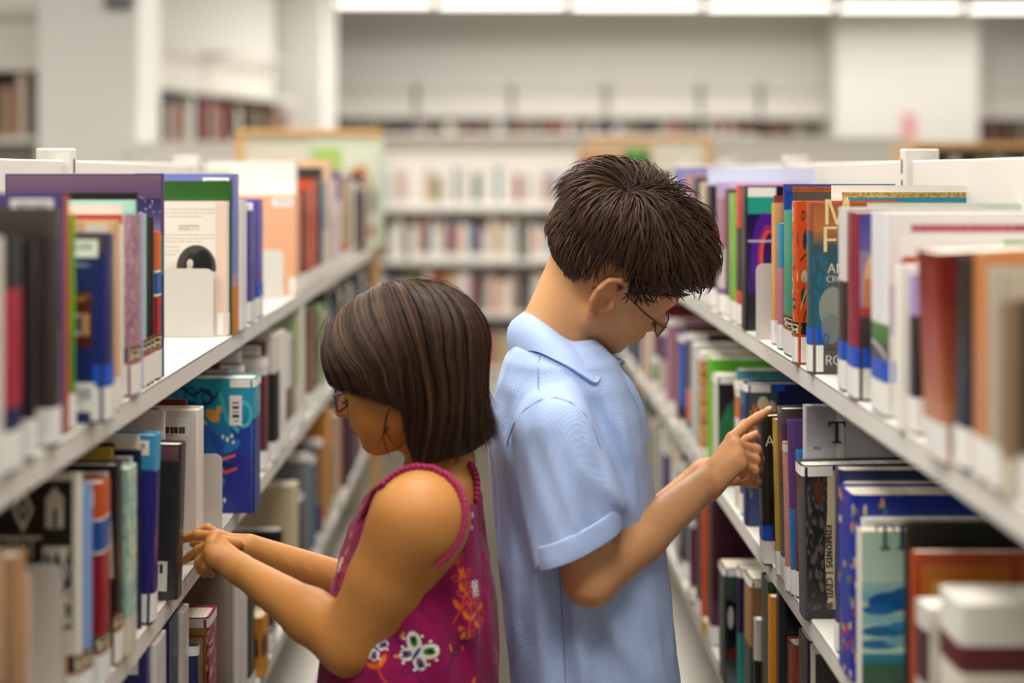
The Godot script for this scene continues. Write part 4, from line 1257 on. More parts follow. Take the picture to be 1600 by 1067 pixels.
	shelf_run("R", 1, """
1458 1500 946 -4 0 150|dcd8ce:.18 5a2a28:.3 d8d0c2:.45 7a6440:.55 c9c1b2|M|thick cream book banded maroon and brown, strongly blurred
1428 1446 952 -14 0 150|d9d5cc:.12 4a2426:.4 d0c8bc:.6 6a5430|S Awhitebox|cream and dark banded book in the right lower corner|white rimmed book
1420 1426 864 4 0 160|b4481c|S Aredframe~95|red and yellow framed black book, blurred
1410 1417 820 6 0 160|23261f|M|dark green black blurred book beside the landscape cover
1336 1342 830 -10 0 165|e3ded2|S Alandscape~64|picture book with blue hills and green field|blue hills picture book
1343 1348 812 4 0 140|eae5df|S|thin white book top behind the blue hills picture book
1309 1330 775 -6 0 165|2338a0|Atoys~40 Ptoys|deep blue book scattered with small toys|toy-patterned blue book
1292 1295 712 33 0 150|4a2420|S T|maroon book top with blue tape
1247 1258 724 -8 1.2 165|4a484c|W Acivil~52|dark photograph book with a cream lettered band|dark lettered book
1241 1246 706 0 0 160|2a78b8:.06 6a2a22|L|dark red book with a blue top
1254 1259 636 0 0 165|b8b6ba|S Atbook~50|grey book with a black serif letter
1235 1240 655 -2 1.4 150|5a3a78:.5 2f74b4|L|thin purple and blue book with spine dots
1228 1234 692 -6 1.4 150|c08478|L M Ppinkcloth|dusty pink cloth book with a cream top|pink cloth book
1219 1227 636 0 1.4 160|55504e:.08 4a3a48|L|tall grey brown book beside the gold one
1213 1218 655 -4 1.4 155|c2a03c|L S|slim gold book beside the black hardback
1187 1194 647 -12 1.4 160|232021|L K|black hardback with a pale letter, under the boy's finger|boy's black hardback
1160 1166 600 0 0 155|26305e|W T Acat~48|book with painted flowers and a pale animal, blue taped
1112 1119 588 -4 0 150|d8d4c8|S W Agreen~42|green and dark purple cover with a white top|green and purple book
1104 1110 562 6 0 160|62c22c|S|lime green book top above the painted one
1099 1103 575 2 0 160|1c1a1e|W|black book with a white top label
1086 1097 555 -6 0 150|c2a078|S L W Aoranges~20 Poranges|tan book with an orange patterned spine|tan patterned book
1078 1085 540 -4 0 150|c8ced2|S L|pale grey tall book beside the tan patterned one
1066 1077 522 0 0 150|4a2c1c:.5 d8702c:.8 1c1820|W L|brown and orange spine beside the blue one
1047 1064 525 -4 0 160|1e5ab4:.7 1a2c58|W L|bright blue thick book with a white top|bright blue book
1034 1045 500 0 0 150|a87a8a|W L|mauve book by the boy's face
1022 1033 515 0 0 150|5a4a7a:.4 c8b8b0|W L|purple topped book by the boy's chest
1008 1020 560 0 0 150|8ab078:.5 4a5a4a|W L|pale green book by the boy's chest
""", 3.2, 5.78, [[2.146, 2.33]])

	shelf_run("R", 2, """
1240 1262 1003 0 0 150|1a1716|S Ablackframe|black framed book below the dark lettered one
1228 1238 1010 10 0 150|9a4a3a|L|brick red book top at the lower right
1217 1226 938 0 0 150|23282a|L|dark slate book beside the orange slim one
1208 1214 952 -8 0 150|d8882c|S|slim orange book|slim orange book
1181 1200 908 -4 0 150|17381f|L|dark green hardback beside the orange slim one
1176 1180 970 -10 0 140|d0ccc4:.3 1e1c1c|S|slim black book with a white label
1156 1172 905 0 0 150|9c7046:.45 2a4034|S W Abrowngreen~28|brown and green picture book
1150 1154 890 6 0 160|2a1c48:.5 2a7a78|S W|purple and teal book top
1121 1131 888 -10 0 155|2c3c38|S W Aposter~42|tall dark green and black picture book|dark green picture book
1117 1120 825 20 0 150|1d1b1d|S|black book rising behind the dark green picture book
1098 1112 760 0 0 150|43202c:.7 5a3048|L|dark wine red tall book
1094 1097 770 0 0 150|c8562c|S|thin orange red book beside the wine red one
1082 1093 765 0 0 150|2a2444|W L|dark indigo tall book
1064 1080 930 -4 0 150|8a7c70|W M|grey brown book with a white top|grey brown topped book
1100 1107 990 -6 0 140|c89a3c|S|short golden book
""", 3.2, 5.78, [])
	# writing that can be read
	for d in [["gold lettered picture book", [["M", .034, .019, .192], ["F", .034, .017, .157], ["AME", .0125, .022, .130], ["CRO", .0085, .021, .118], ["RO", .0125, .020, .012]], "e8c070", false]]:
		var o: Node3D = landmarks[d[0]]
		for w in d[1]:
			var col: String = "ecd29a" if w[0].length() < 2 else "d8d2c6"
			write_on_board(o, w[0], w[1], w[2], w[3], "R", col, d[3])
	write_on_board(landmarks["blue hills picture book"], "TH", .028, .018, .165, "R", "2f5560", true)
	write_on_board(landmarks["boy's black hardback"], "A", .016, .006, .178, "R", "e8e4dc", false)
	write_down_board(landmarks["dark lettered book"], "EDMONDS | CIVIL W", .0085, .0325, .125, "R", "4a4038", 800)
	write_down_board(landmarks["black hardback"], "ISBN 0-590-41838-2", .0062, .040, .058, "L", "3a3a3a", 400, true)
	write_on_board(landmarks["white library book"], "PUBLIC LIBRARY", .0065, .095, .186, "L", "4a4744", false)
	for o in get_children():
		if o.has_meta("label"):
			var s: String = o.get_meta("label")
			if s.begins_with("blue book with an orange title plate"):
				write_on_board(o, "GROUNDBREAKERS", .0060, .014, .0, "R", "8a2418", false, -.0100)
			elif s.begins_with("grey book with a black serif letter"):
				write_on_board(o, "T", .030, .032, .0, "R", "2a2a2c", true, -.050)

func board_size(o: Node3D) -> Vector3:
	var m: MeshInstance3D = o.get_node("cover")
	return m.mesh.get_aabb().size

func write_on_board(o: Node3D, text: String, size: float, xs: float, y: float, side: String, col: String, serif: bool, from_top := 0.0):
	var s := board_size(o)
	var nz := 1.0 if side == "L" else -1.0
	var l := lettering("lettering", text, size * 1.35, o, Vector3.ZERO, Basis() if nz > 0 else Basis(Vector3(0, 1, 0), PI), col, serif)
	var bb := l.mesh.get_aabb()
	var yy := y if from_top == 0.0 else s.y + from_top
	# xs: from the spine edge to the nearest edge of the writing
	var x := s.x / 2 - xs - bb.size.x / 2
	l.position = Vector3(x - (bb.get_center().x) * nz, yy - bb.position.y, nz * (s.z / 2 + .0012))

# running down the near board
func write_down_board(o: Node3D, text: String, size: float, xs: float, y_top: float, side: String, col: String, weight: int, up := false):
	var s := board_size(o)
	var nz := 1.0 if side == "L" else -1.0
	var turn := Basis(Vector3(0, 0, 1), PI / 2 if up else -PI / 2)
	var bs: Basis = turn if nz > 0 else Basis(Vector3(0, 1, 0), PI) * turn
	var l := lettering("lettering", text, size * 1.35, o, Vector3.ZERO, bs, col, false, weight)
	var w := l.mesh.get_aabb().size.x
	l.position = Vector3(s.x / 2 - xs, y_top - (0.0 if up else w / 2) , nz * (s.z / 2 + .0012))

# ---------------------------------------------------------------- modelling with distance fields
# A field is a list of rounded pieces joined by a smooth minimum (or cut with a smooth maximum), meshed with surface nets.
class Field:
	var kind := PackedInt32Array()       # 0 tapered capsule, 1 ellipsoid, 2 loft
	var a := PackedVector3Array()
	var b := PackedVector3Array()
	var r1 := PackedFloat32Array()
	var r2 := PackedFloat32Array()
	var k := PackedFloat32Array()        # blend radius; negative cuts
	var inv := []
	var lofts := []
	var post = null               # (p, d) -> d, folds and creases
	var frame := Transform3D()           # pieces are given in this frame

	func _add(kind_: int, a_: Vector3, b_: Vector3, r1_: float, r2_: float, k_: float, inv_ = null, loft = null):
		kind.append(kind_); a.append(a_); b.append(b_); r1.append(r1_); r2.append(r2_); k.append(k_); inv.append(inv_); lofts.append(loft)
	func capsule(p: Vector3, q: Vector3, ra: float, rb: float, k_ := .01):
		var s := frame.basis.x.length()
		_add(0, frame * p, frame * q, ra * s, rb * s, k_ * s)
	func chain(pts: Array, radii: Array, k_ := .004):
		for j in pts.size() - 1:
			capsule(pts[j], pts[j + 1], radii[j], radii[j + 1], k_)
	func ball(p: Vector3, r: float, k_ := .01):
		capsule(p, p + Vector3(0, .0001, 0), r, r, k_)
	func ellipsoid(p: Vector3, rad: Vector3, k_ := .01, turn := Basis()):
		var s := frame.basis.x.length()
		_add(1, frame * p, rad * s, 0, 0, k_ * s, (frame.basis.orthonormalized() * turn).inverse())
	# rows: [y, x, z, half depth, half width]; yaw turns the depth axis from +x towards -z
	func loft(rows: Array, yaw: float, k_ := .02):
		_add(2, Vector3.ZERO, Vector3(cos(yaw), sin(yaw), 0), 0, 0, k_, null, rows)

	# a tapered capsule cut square at its second end, with a folded band before the cut
	func sleeve(p: Vector3, q: Vector3, ra: float, rb: float, cut: Vector3, k_ := .03):
		_add(3, p, q + (q - p).normalized() * .08, ra, rb, k_, cut.normalized(), q)

	func one(j: int, p: Vector3) -> float:
		if kind[j] == 3:
			var ab3 := b[j] - a[j]
			var ap3 := p - a[j]
			var tt := clampf(ap3.dot(ab3) / ab3.length_squared(), 0.0, 1.0)
			var n3: Vector3 = inv[j]
			var q3: Vector3 = lofts[j]
			var s3 := (p - q3).dot(n3)
			var d3 := (ap3 - ab3 * tt).length() - lerpf(r1[j], r2[j], tt)
			return maxf(d3, s3 + .006)
		if kind[j] == 0:
			var ab := b[j] - a[j]
			var ap := p - a[j]
			var t := clampf(ap.dot(ab) / ab.length_squared(), 0.0, 1.0)
			return (ap - ab * t).length() - lerpf(r1[j], r2[j], t)
		if kind[j] == 1:
			var q: Vector3 = inv[j] * (p - a[j])
			var e := q / b[j]
			var k0 := e.length()
			var k1 := (e / b[j]).length()
			return k0 * (k0 - 1.0) / maxf(k1, 1e-6)
		var rows: Array = lofts[j]
		var n := rows.size()
		var y := p.y
		var top: float = rows[0][0]
		var bot: float = rows[n - 1][0]
		var m := 0
		while m < n - 2 and y < rows[m + 1][0]:
			m += 1
		var ra: Array = rows[m]
		var rb: Array = rows[m + 1]
		var t2 := clampf((ra[0] - y) / (ra[0] - rb[0]), 0.0, 1.0)
		var t3 := t2 * t2 * (3.0 - 2.0 * t2) * .5 + t2 * .5
		var dx: float = p.x - lerpf(ra[1], rb[1], t3)
		var dz: float = p.z - lerpf(ra[2], rb[2], t3)
		var ha := lerpf(ra[3], rb[3], t3)
		var hb := lerpf(ra[4], rb[4], t3)
		var u := (dx * b[j].x - dz * b[j].y) / ha
		var w := (dx * b[j].y + dz * b[j].x) / hb
		# a rounder box than an ellipse
		var uu := u * u
		var ww := w * w
		var g := pow(uu * uu * .0 + pow(absf(u), 2.3) + pow(absf(w), 2.3), 1.0 / 2.3)
		var d := (g - 1.0) * minf(ha, hb)
		return maxf(d * .9, maxf(y - top, bot - y))

	func value(p: Vector3, who: PackedInt32Array) -> float:
		var d := 1e3
		for j in who:
			var kk := k[j]
			var e := one(j, p)
			if kk >= 0.0:
				if d > 100.0:
					d = e
				elif kk == 0.0:
					d = minf(d, e)
				else:
					var h := maxf(kk - absf(d - e), 0.0) / kk
					d = minf(d, e) - h * h * kk * .25
			else:
				e = -e
				var h2 := maxf(-kk - absf(d - e), 0.0) / -kk
				d = maxf(d, e) + h2 * h2 * -kk * .25
		if post != null:
			d = post.call(p, d)
		return d

	# surface nets over lo..hi with cells of the given size, in blocks of four that the surface may cross
	func mesh_into(o: MB, from: Vector3, to: Vector3, cell: float, tint: Callable, slack := 1.0):
		var lo := from.min(to); var hi := from.max(to)
		var nb := Vector3i(((hi - lo) / (cell * 4)).ceil())
		var nx := nb.x * 4 + 1; var ny := nb.y * 4 + 1; var nz := nb.z * 4 + 1
		var grid := PackedFloat32Array()
		grid.resize(nx * ny * nz)
		grid.fill(1e6)
		var half := cell * 2.0 * 1.7321
		var blocks := []
		var all := PackedInt32Array(range(kind.size()))
		var np := kind.size()
		for bz in nb.z:
			for by in nb.y:
				for bx in nb.x:
					var c := lo + Vector3(bx * 4 + 2, by * 4 + 2, bz * 4 + 2) * cell
					var near := PackedInt32Array()
					var dmin := 1e3
					var ds := PackedFloat32Array()
					ds.resize(np)
					for j in np:
						var e := one(j, c)
						ds[j] = e
						if k[j] >= 0.0 and e < dmin:
							dmin = e
					if dmin > half * 1.5 + .012:
						continue
					for j in np:
						if k[j] >= 0.0:
							if ds[j] < dmin + half * 2.4 + k[j]:
								near.append(j)
						elif ds[j] < half * 1.5 - k[j]:
							near.append(j)
					var d := value(c, near)
					if absf(d) > (half * 1.35 + .004) * slack:
						continue
					for z in 5:
						for y in 5:
							var at_ := ((bz * 4 + z) * ny + by * 4 + y) * nx + bx * 4
							for x in 5:
								if grid[at_ + x] > 1e5:
									grid[at_ + x] = value(lo + Vector3(bx * 4 + x, by * 4 + y, bz * 4 + z) * cell, near)
					blocks.append(Vector3i(bx, by, bz))
		var at_cell := {}
		var base := o.v.size()
		var sy := nx
		var sz := nx * ny
		var offs := [0, 1, sy, sy + 1, sz, sz + 1, sz + sy, sz + sy + 1]
		var edges := [0, 1, 2, 3, 4, 5, 6, 7, 0, 2, 1, 3, 4, 6, 5, 7, 0, 4, 1, 5, 2, 6, 3, 7]
		for bl in blocks:
			for z in range(bl.z * 4, bl.z * 4 + 4):
				for y in range(bl.y * 4, bl.y * 4 + 4):
					for x in range(bl.x * 4, bl.x * 4 + 4):
						var g0 := (z * ny + y) * nx + x
						var inside := 0
						for q in 8:
							if grid[g0 + offs[q]] < 0.0:
								inside += 1
						if inside == 0 or inside == 8:
							continue
						var sum := Vector3.ZERO
						var cnt := 0
						for q in 12:
							var e0: int = edges[q * 2]
							var e1: int = edges[q * 2 + 1]
							var v0 := grid[g0 + offs[e0]]
							var v1 := grid[g0 + offs[e1]]
							if (v0 < 0.0) != (v1 < 0.0):
								var t := v0 / (v0 - v1)
								sum += Vector3(e0 & 1, (e0 >> 1) & 1, e0 >> 2).lerp(Vector3(e1 & 1, (e1 >> 1) & 1, e1 >> 2), t)
								cnt += 1
						var p := lo + (Vector3(x, y, z) + sum / cnt) * cell
						at_cell[g0] = o.v.size()
						o.v.append(p)
						o.n.append(Vector3.ZERO)
						o.c.append(tint.call(p))
						o.u.append(Vector2.ZERO)
		var acc := PackedVector3Array()
		acc.resize(o.v.size() - base)
		for g0 in at_cell:
			for ax in 3:
				var st: int = [1, sy, sz][ax]
				var v0 := grid[g0]
				var v1 := grid[g0 + st]
				if (v0 < 0.0) == (v1 < 0.0) or v1 > 1e5:
					continue
				var s1: int = [sy, sz, 1][ax]
				var s2: int = [sz, 1, sy][ax]
				if not (at_cell.has(g0 - s1) and at_cell.has(g0 - s2) and at_cell.has(g0 - s1 - s2)):
					continue
				var i0: int = at_cell[g0]; var i1: int = at_cell[g0 - s1]; var i2: int = at_cell[g0 - s1 - s2]; var i3: int = at_cell[g0 - s2]
				var nn := (o.v[i2] - o.v[i0]).cross(o.v[i3] - o.v[i1])
				if v0 < 0.0:
					o.i.append_array(PackedInt32Array([i0, i2, i1, i0, i3, i2]))
				else:
					o.i.append_array(PackedInt32Array([i0, i1, i2, i0, i2, i3]))
					nn = -nn
				for q in [i0, i1, i2, i3]:
					acc[q - base] += nn
		for q in acc.size():
			o.n[base + q] = acc[q].normalized()

# ---------------------------------------------------------------- people
# Heads are modelled in their own frame, in metres: x ahead, y up, z to the person's right, the ear canals at height 0.
func head_frame(facing: float, yaw: float, pitch: float, roll: float, s: float) -> Basis:
	var a := deg_to_rad(yaw); var b := deg_to_rad(pitch); var c := deg_to_rad(roll)
	var f := Vector3(cos(b) * cos(a) * facing, -sin(b), -cos(b) * sin(a))
	var u0 := Vector3(sin(b) * cos(a) * facing, cos(b), -sin(b) * sin(a))
	var r0 := f.cross(u0)
	var u := u0 * cos(c) + r0 * sin(c)
	return Basis(f, u, f.cross(u)) * Basis.from_scale(Vector3(s, s, s))

func head_pieces(f: Field, jaw: float, full: float):
	f.ellipsoid(Vector3(-.002, .042, 0), Vector3(.092, .080, .073), .01)
	f.ellipsoid(Vector3(.036, -.020, 0), Vector3(.050, .066, .053), .03)
	f.ellipsoid(Vector3(.050, .040, 0), Vector3(.042, .050, .058), .02)          # forehead
	f.ball(Vector3(.066, -.072 * jaw, 0), .017, .022)                             # chin
	for s in [-1.0, 1.0]:
		f.capsule(Vector3(.004, -.040, .050 * s), Vector3(.058, -.070 * jaw, .014 * s), .017, .014, .025)   # jaw
		f.ball(Vector3(.054, -.032, .031 * s), .020 * full, .03)                   # cheek
		f.ball(Vector3(.054, -.008, .043 * s), .016, .02)
		f.capsule(Vector3(.082, .022, .012 * s), Vector3(.066, .022, .046 * s), .009, .009, .02)            # brow
	for s in [-1.0, 1.0]:
		f.ball(Vector3(.094, .003, .031 * s), .013, -.016)                         # eye socket
		f.ellipsoid(Vector3(.070, .003, .031 * s), Vector3(.0145, .0125, .0165), .004)   # lid over the eye
	f.capsule(Vector3(.085, .010, 0), Vector3(.102, -.022, 0), .0065, .0095, .010)   # nose
	f.ball(Vector3(.105, -.022, 0), .0085, .008)
	for s in [-1.0, 1.0]:
		f.ball(Vector3(.090, -.026, .0105 * s), .0075, .007)
		f.ball(Vector3(.094, -.034, .006 * s), .0035, -.004)
	f.capsule(Vector3(.083, -.046, -.010), Vector3(.083, -.046, .010), .0095, .0095, .012)   # mouth bulge
	for s in [-1.0, 1.0]:
		f.capsule(Vector3(.0925, -.0445, 0), Vector3(.081, -.049, .019 * s), .0050, .0028, .004)
		f.capsule(Vector3(.0905, -.0548, 0), Vector3(.080, -.051, .017 * s), .0056, .003, .004)
	f.capsule(Vector3(.0985, -.0497, -.014), Vector3(.0985, -.0497, .014), .0026, .0026, -.002)
	f.capsule(Vector3(.081, -.064, -.012), Vector3(.081, -.064, .012), .004, .004, -.008)

func ear_pieces(f: Field, s: float):
	var z := .0715 * s
	# flap, rim, lobe; the bowl cut out
	var turn := Basis(Vector3(0, 1, 0), .52 * s) * Basis(Vector3(0, 0, 1), .18)
	f.ellipsoid(Vector3(-.008, .002, z + .004 * s), Vector3(.0160, .0265, .0070), .004, turn)
	var rim := []
	for q in [[.004, .012, 0], [.009, .022, .001], [.004, .030, .004], [-.006, .031, .009], [-.017, .025, .013], [-.0215, .010, .015], [-.0195, -.006, .013], [-.013, -.018, .009], [-.007, -.026, .005]]:
		rim.append(Vector3(q[0], q[1], z + (q[2] + .003) * s))
	f.chain(rim, [.0030, .0033, .0035, .0035, .0035, .0033, .0031, .0034, .0046], .0015)
	f.ball(Vector3(-.005, -.027, z + .005 * s), .0062, .006)
	f.ellipsoid(Vector3(-.004, -.002, z + .014 * s), Vector3(.0090, .0130, .0095), -.003, turn)
	f.ellipsoid(Vector3(-.009, .019, z + .018 * s), Vector3(.0085, .007, .0065), -.004, turn)
	f.chain([Vector3(.004, .006, z + .004 * s), Vector3(.006, -.004, z + .006 * s), Vector3(.003, -.014, z + .004 * s)], [.003, .0042, .003], .004)

# palm and five fingers along given joints
func hand_pieces(f: Field, wrist: Vector3, rows: Array, thumb: Array, size: float, back: Vector3):
	for k in 4:
		var r: Array = rows[k]
		var w: Vector3 = wrist + (r[0] - rows[1][0]).limit_length(.03) * .45
		f.capsule(w, r[0], .0122 * size, .0086 * size, .011 * size)
		f.ball(r[0] + back * .0012, .0090 * size, .004)
	f.capsule(wrist.lerp(rows[1][0], .4), wrist.lerp(rows[2][0], .8), .0125 * size, .0105 * size, .010)
	for k in 4:
		var r: Array = rows[k]
		var g: float = [1.0, 1.03, .98, .86][k] * size
		f.chain(r, [.0084 * g, .0077 * g, .0069 * g, .0056 * g], .0025)
		f.ball(r[1] + back * .0008, .0081 * g, .003)
	f.chain(thumb, [.0115 * size, .0098 * size, .0088 * size, .0066 * size], .005)

func nail(o: MB, tip: Vector3, dip: Vector3, back: Vector3, size: float):
	var d := (tip - dip).normalized()
	var b := (back - d * back.dot(d)).normalized()
	var s := d.cross(b)
	var c := tip + b * .0058 * size - d * .001
	var pts := PackedVector3Array()
	for r in 4:
		for q in 5:
			var u := (q - 2) / 2.0
			var v := (r - 1.5) / 1.5
			pts.append(c + d * v * .0055 * size + s * u * .0042 * size * (1.0 - .12 * v * v) - b * (u * u * .0017 + maxf(v, 0) * .0004) * size)
	o.sheet(pts, 5, lin("e2b49a"), d.cross(s).dot(b) < 0)

func skin(hex: String) -> StandardMaterial3D:
	var m := tinted(.48, .4)
	m.subsurf_scatter_enabled = true
	m.subsurf_scatter_strength = .12
	m.normal_enabled = true
	m.normal_texture = noise_texture(.25, 31, true, 1.6, 256, FastNoiseLite.TYPE_CELLULAR)
	m.normal_scale = .10
	m.uv1_triplanar = true
	m.uv1_scale = Vector3(24, 24, 24)
	m.albedo_color = Color(hex)
	return m

func hair_material() -> StandardMaterial3D:
	var m := tinted(.48, .4)
	return m

func rows_from(px: Array, z: float, grow: float) -> Array:
	# [y, left, right, half width] in the photograph at distance z -> loft rows
	var out := []
	for r in px:
		var a := at(r[1], r[0], z); var b := at(r[2], r[0], z)
		out.append([a.y, (a.x + b.x) / 2, -z, (b.x - a.x) / 2 + grow, r[3] + grow])
	return out

func fold(p: Vector3, c: Vector3, along: Vector3, across: Vector3, wid: float, len_: float, amp: float) -> float:
	var q := p - c
	var u := q.dot(across) / wid
	if absf(u) > 2.2:
		return 0.0
	var w := q.dot(along) / len_
	if absf(w) > 2.2:
		return 0.0
	return amp * exp(-u * u - w * w)

# ---- hair
func theta_limit(phi: float, table: Array) -> float:
	for k in table.size() - 1:
		if phi <= table[k + 1][0]:
			return lerpf(table[k][1], table[k + 1][1], (phi - table[k][0]) / (table[k + 1][0] - table[k][0]))
	return table[table.size() - 1][1]

func lock(o: MB, pts: PackedVector3Array, w: float, c0: Color, c1: Color):
	var n := pts.size()
	var rad := PackedFloat32Array()
	for j in n:
		var t := float(j) / (n - 1)
		rad.append(w * (0.55 + .45 * sin(minf(t * 2.2, 1.57))) * (1.0 - smoothstep(.55, 1.0, t) * .93))
	o.tube(pts, rad, 3, c0, c1)

func short_hair(o: MB, fr: Transform3D, rg: RandomNumberGenerator):
	var lim := [[0, 66], [35, 68], [58, 80], [70, 98], [80, 104], [86, 84], [108, 82], [116, 104], [135, 126], [155, 134], [181, 134]]
	var c := Vector3(-.002, .042, 0)
	var rad := Vector3(.093, .081, .075)
	# the mass of hair under the locks
	var rows := 20
	var cols := 61
	for sgn in [1]:
		var pts := PackedVector3Array()
		for r in rows:
			for q in cols:
				var ph := -180.0 + 360.0 * q / (cols - 1)
				var th := deg_to_rad((theta_limit(absf(ph), lim) + 3.0) * r / (rows - 1))
				var pr := deg_to_rad(ph)
				var d := Vector3(sin(th) * cos(pr), cos(th), sin(th) * sin(pr))
				var e := .001 + .007 * (1.0 - pow(float(r) / (rows - 1), 4.0))
				pts.append(fr * (c + d * rad + d * e))
		o.sheet(pts, cols, lin("1c130d"))
	var whorl := Vector3(-.55, .80, .22).normalized()
	var noise := FastNoiseLite.new()
	noise.seed = 4
	noise.frequency = 9.0
	var n := 8600
	for k in n + 900:
		var y := 1.0 - 1.75 * (minf(k, n) + .5) / n
		var a := k * 2.39996 + rg.randf() * .5
		var rr := sqrt(maxf(0.0, 1.0 - y * y))
		var d := Vector3(rr * cos(a), y, rr * sin(a))
		d = (d + Vector3(rg.randf() - .5, rg.randf() - .5, rg.randf() - .5) * .06).normalized()
		if k >= n:
			d = (whorl + Vector3(rg.randf() - .5, rg.randf() - .5, rg.randf() - .5) * .55).normalized()
		var ph := rad_to_deg(atan2(absf(d.z), d.x))
		var th := rad_to_deg(acos(clampf(d.y, -1, 1)))
		if th > theta_limit(ph, lim) + rg.randf_range(-3, 1.5):
			continue
		var front := smoothstep(95.0, 45.0, ph)
		var back := smoothstep(100.0, 140.0, ph)
		var top := smoothstep(.35, .85, d.y)
		var len_ := lerpf(.036, .060, maxf(front * .9, top)) * rg.randf_range(.75, 1.12)
		len_ *= 1.0 - .45 * back * smoothstep(85.0, 120.0, th)
		if ph > 64 and ph < 112 and th > 74:
			len_ *= .42
		var lift := lerpf(.011, .025, maxf(top, front * .72)) * rg.randf_range(.55, 1.15)
		lift *= 1.0 - .68 * smoothstep(88.0, 120.0, th)
		var clump := noise.get_noise_3d(d.x * 2.2, d.y * 2.2, d.z * 2.2)
		var clump2 := noise.get_noise_3d(d.x * 2.2 + 7.0, d.y * 2.2, d.z * 2.2)
		lift *= 1.0 + clump * .55
		var pts := PackedVector3Array()
		var seg := 6
		var cur := d
		for j in seg + 1:
			var t := float(j) / seg
			var away := (cur - whorl * cur.dot(whorl)).normalized()
			var swirl := whorl.cross(cur).normalized()
			var bias := Vector3(.75, -.05, .25) * front + Vector3(-.25, -.95, 0) * back + Vector3(-.30, -.55, 0) * (1.0 - front) * (1.0 - back)
			var flow := away * .8 + swirl * .30 + bias + Vector3(clump, clump2, clump * .5) * .7
			flow -= cur * flow.dot(cur)
			flow = flow.normalized()
			var e := .003 + .008 * top + lift * sin(minf(t * 1.9, 1.75)) - .004 * front * smoothstep(.6, 1.0, t)
			pts.append(fr * (c + cur * rad + cur * e))
			cur = (cur + flow * (len_ / .085 / seg)).normalized()
		var shade := clampf(.5 + clump * .8 + rg.randf_range(-.35, .35), 0, 1)
		var c0 := lin("20150e").lerp(lin("4a3424"), shade)
		lock(o, pts, rg.randf_range(.0008, .0014), c0, c0.lerp(lin("6b4c36"), .35))

func long_hair(o: MB, fr: Transform3D, rg: RandomNumberGenerator, near: float):
	var c := Vector3(-.002, .042, 0)
	var rad := Vector3(.093, .081, .075)
	var down := (fr.basis.inverse() * Vector3(0, -1, 0)).normalized()
	var ends := [[0, .012], [30, .004], [60, -.014], [80, -.030], [94, -.044], [101, -.070], [108, -.110], [150, -.108], [181, -.094]]
	# inner curtain, then the strands over it
	for side in [near, -near]:
		var cols := 26
		var pts := PackedVector3Array()
		for r in 15:
			for q in cols:
				var ph: float = 4.0 + 176.0 * q / (cols - 1)
				pts.append(fr * hair_point(float(r) / 14.0, ph, side, c, rad, down, ends, .004, 0.0, 1.0))
		o.sheet(pts, cols, lin("1a110b"), side > 0)
	var clumps := FastNoiseLite.new()
	clumps.seed = 6
	clumps.frequency = .09
	var n := 6200
	for k in n:
		var side: float = near if k % 3 < 2 else -near
		var ph := 180.0 * pow((k + .5) / n, 1.0)
		ph = clampf(ph + rg.randf_range(-4, 4), 1.0, 179.0)
		var layer := rg.randf()
		var wob := rg.randf_range(-1, 1)
		var cut := rg.randf_range(.86, 1.03) if rg.randf() > .15 else rg.randf_range(.6, .9)
		var cl := clumps.get_noise_2d(ph, side * 40.0)
		var cl2 := clumps.get_noise_2d(ph * 2.3 + 300.0, side * 40.0)
		wob = wob * .6 + cl * 4.0
		cut *= 1.0 + cl2 * .14
		layer = clampf(layer * .8 + cl2 * .5, 0, 1)
		var pts := PackedVector3Array()
		for j in 15:
			var t := j / 14.0
			pts.append(fr * hair_point(t, ph + cl * 5.0 * t, side, c, rad, down, ends, .004 + layer * .010 + cl * .006 * t, wob, cut))
		var shade := clampf(rg.randf() * .95 + cl2 * .4, 0, 1)
		var c0 := lin("20140d").lerp(lin("6a4a32"), shade * shade)
		lock(o, pts, rg.randf_range(.0008, .0015), c0, c0.lerp(lin("2c1d14"), .4))
	# a few loose hairs
	for k in 40:
		var side: float = near
		var ph := rg.randf_range(10, 178)
		var pts := PackedVector3Array()
		var w := rg.randf_range(-2.5, 2.5)
		var off := rg.randf_range(.015, .024)
		for j in 15:
			var p := hair_point(j / 14.0, ph, side, c, rad, down, ends, off, w, rg.randf_range(.98, 1.06))
			pts.append(fr * p)
		lock(o, pts, .0004, lin("3a281b"), lin("4a3424"))
	# thin locks in front of the ear, over the cheek
	for q in [[.016, .010, 1.0, .0], [.010, .014, .82, .4], [.024, -.012, .66, 1.2]]:
		var pts := PackedVector3Array()
		for j in 14:
			var t := j / 13.0
			var p: Vector3 = Vector3(q[0] + q[1] * sin(t * 3.4 + q[3]), -.024, .066 * near) + down * .080 * t * q[2] - Vector3(0, 0, near * (.004 + .012 * t * t))
			pts.append(fr * p)
		lock(o, pts, .0008, lin("2a1b12"), lin("2a1b12"))
	# one that curls forward from the side under the cheek
	var curl := PackedVector3Array()
	for j in 14:
		var t := j / 13.0
		curl.append(fr * (Vector3(-.012 + .042 * t, -.052 - .028 * sin(t * 1.7), near * (.066 - .010 * t))))
	lock(o, curl, .0010, lin("2a1b12"), lin("2a1b12"))

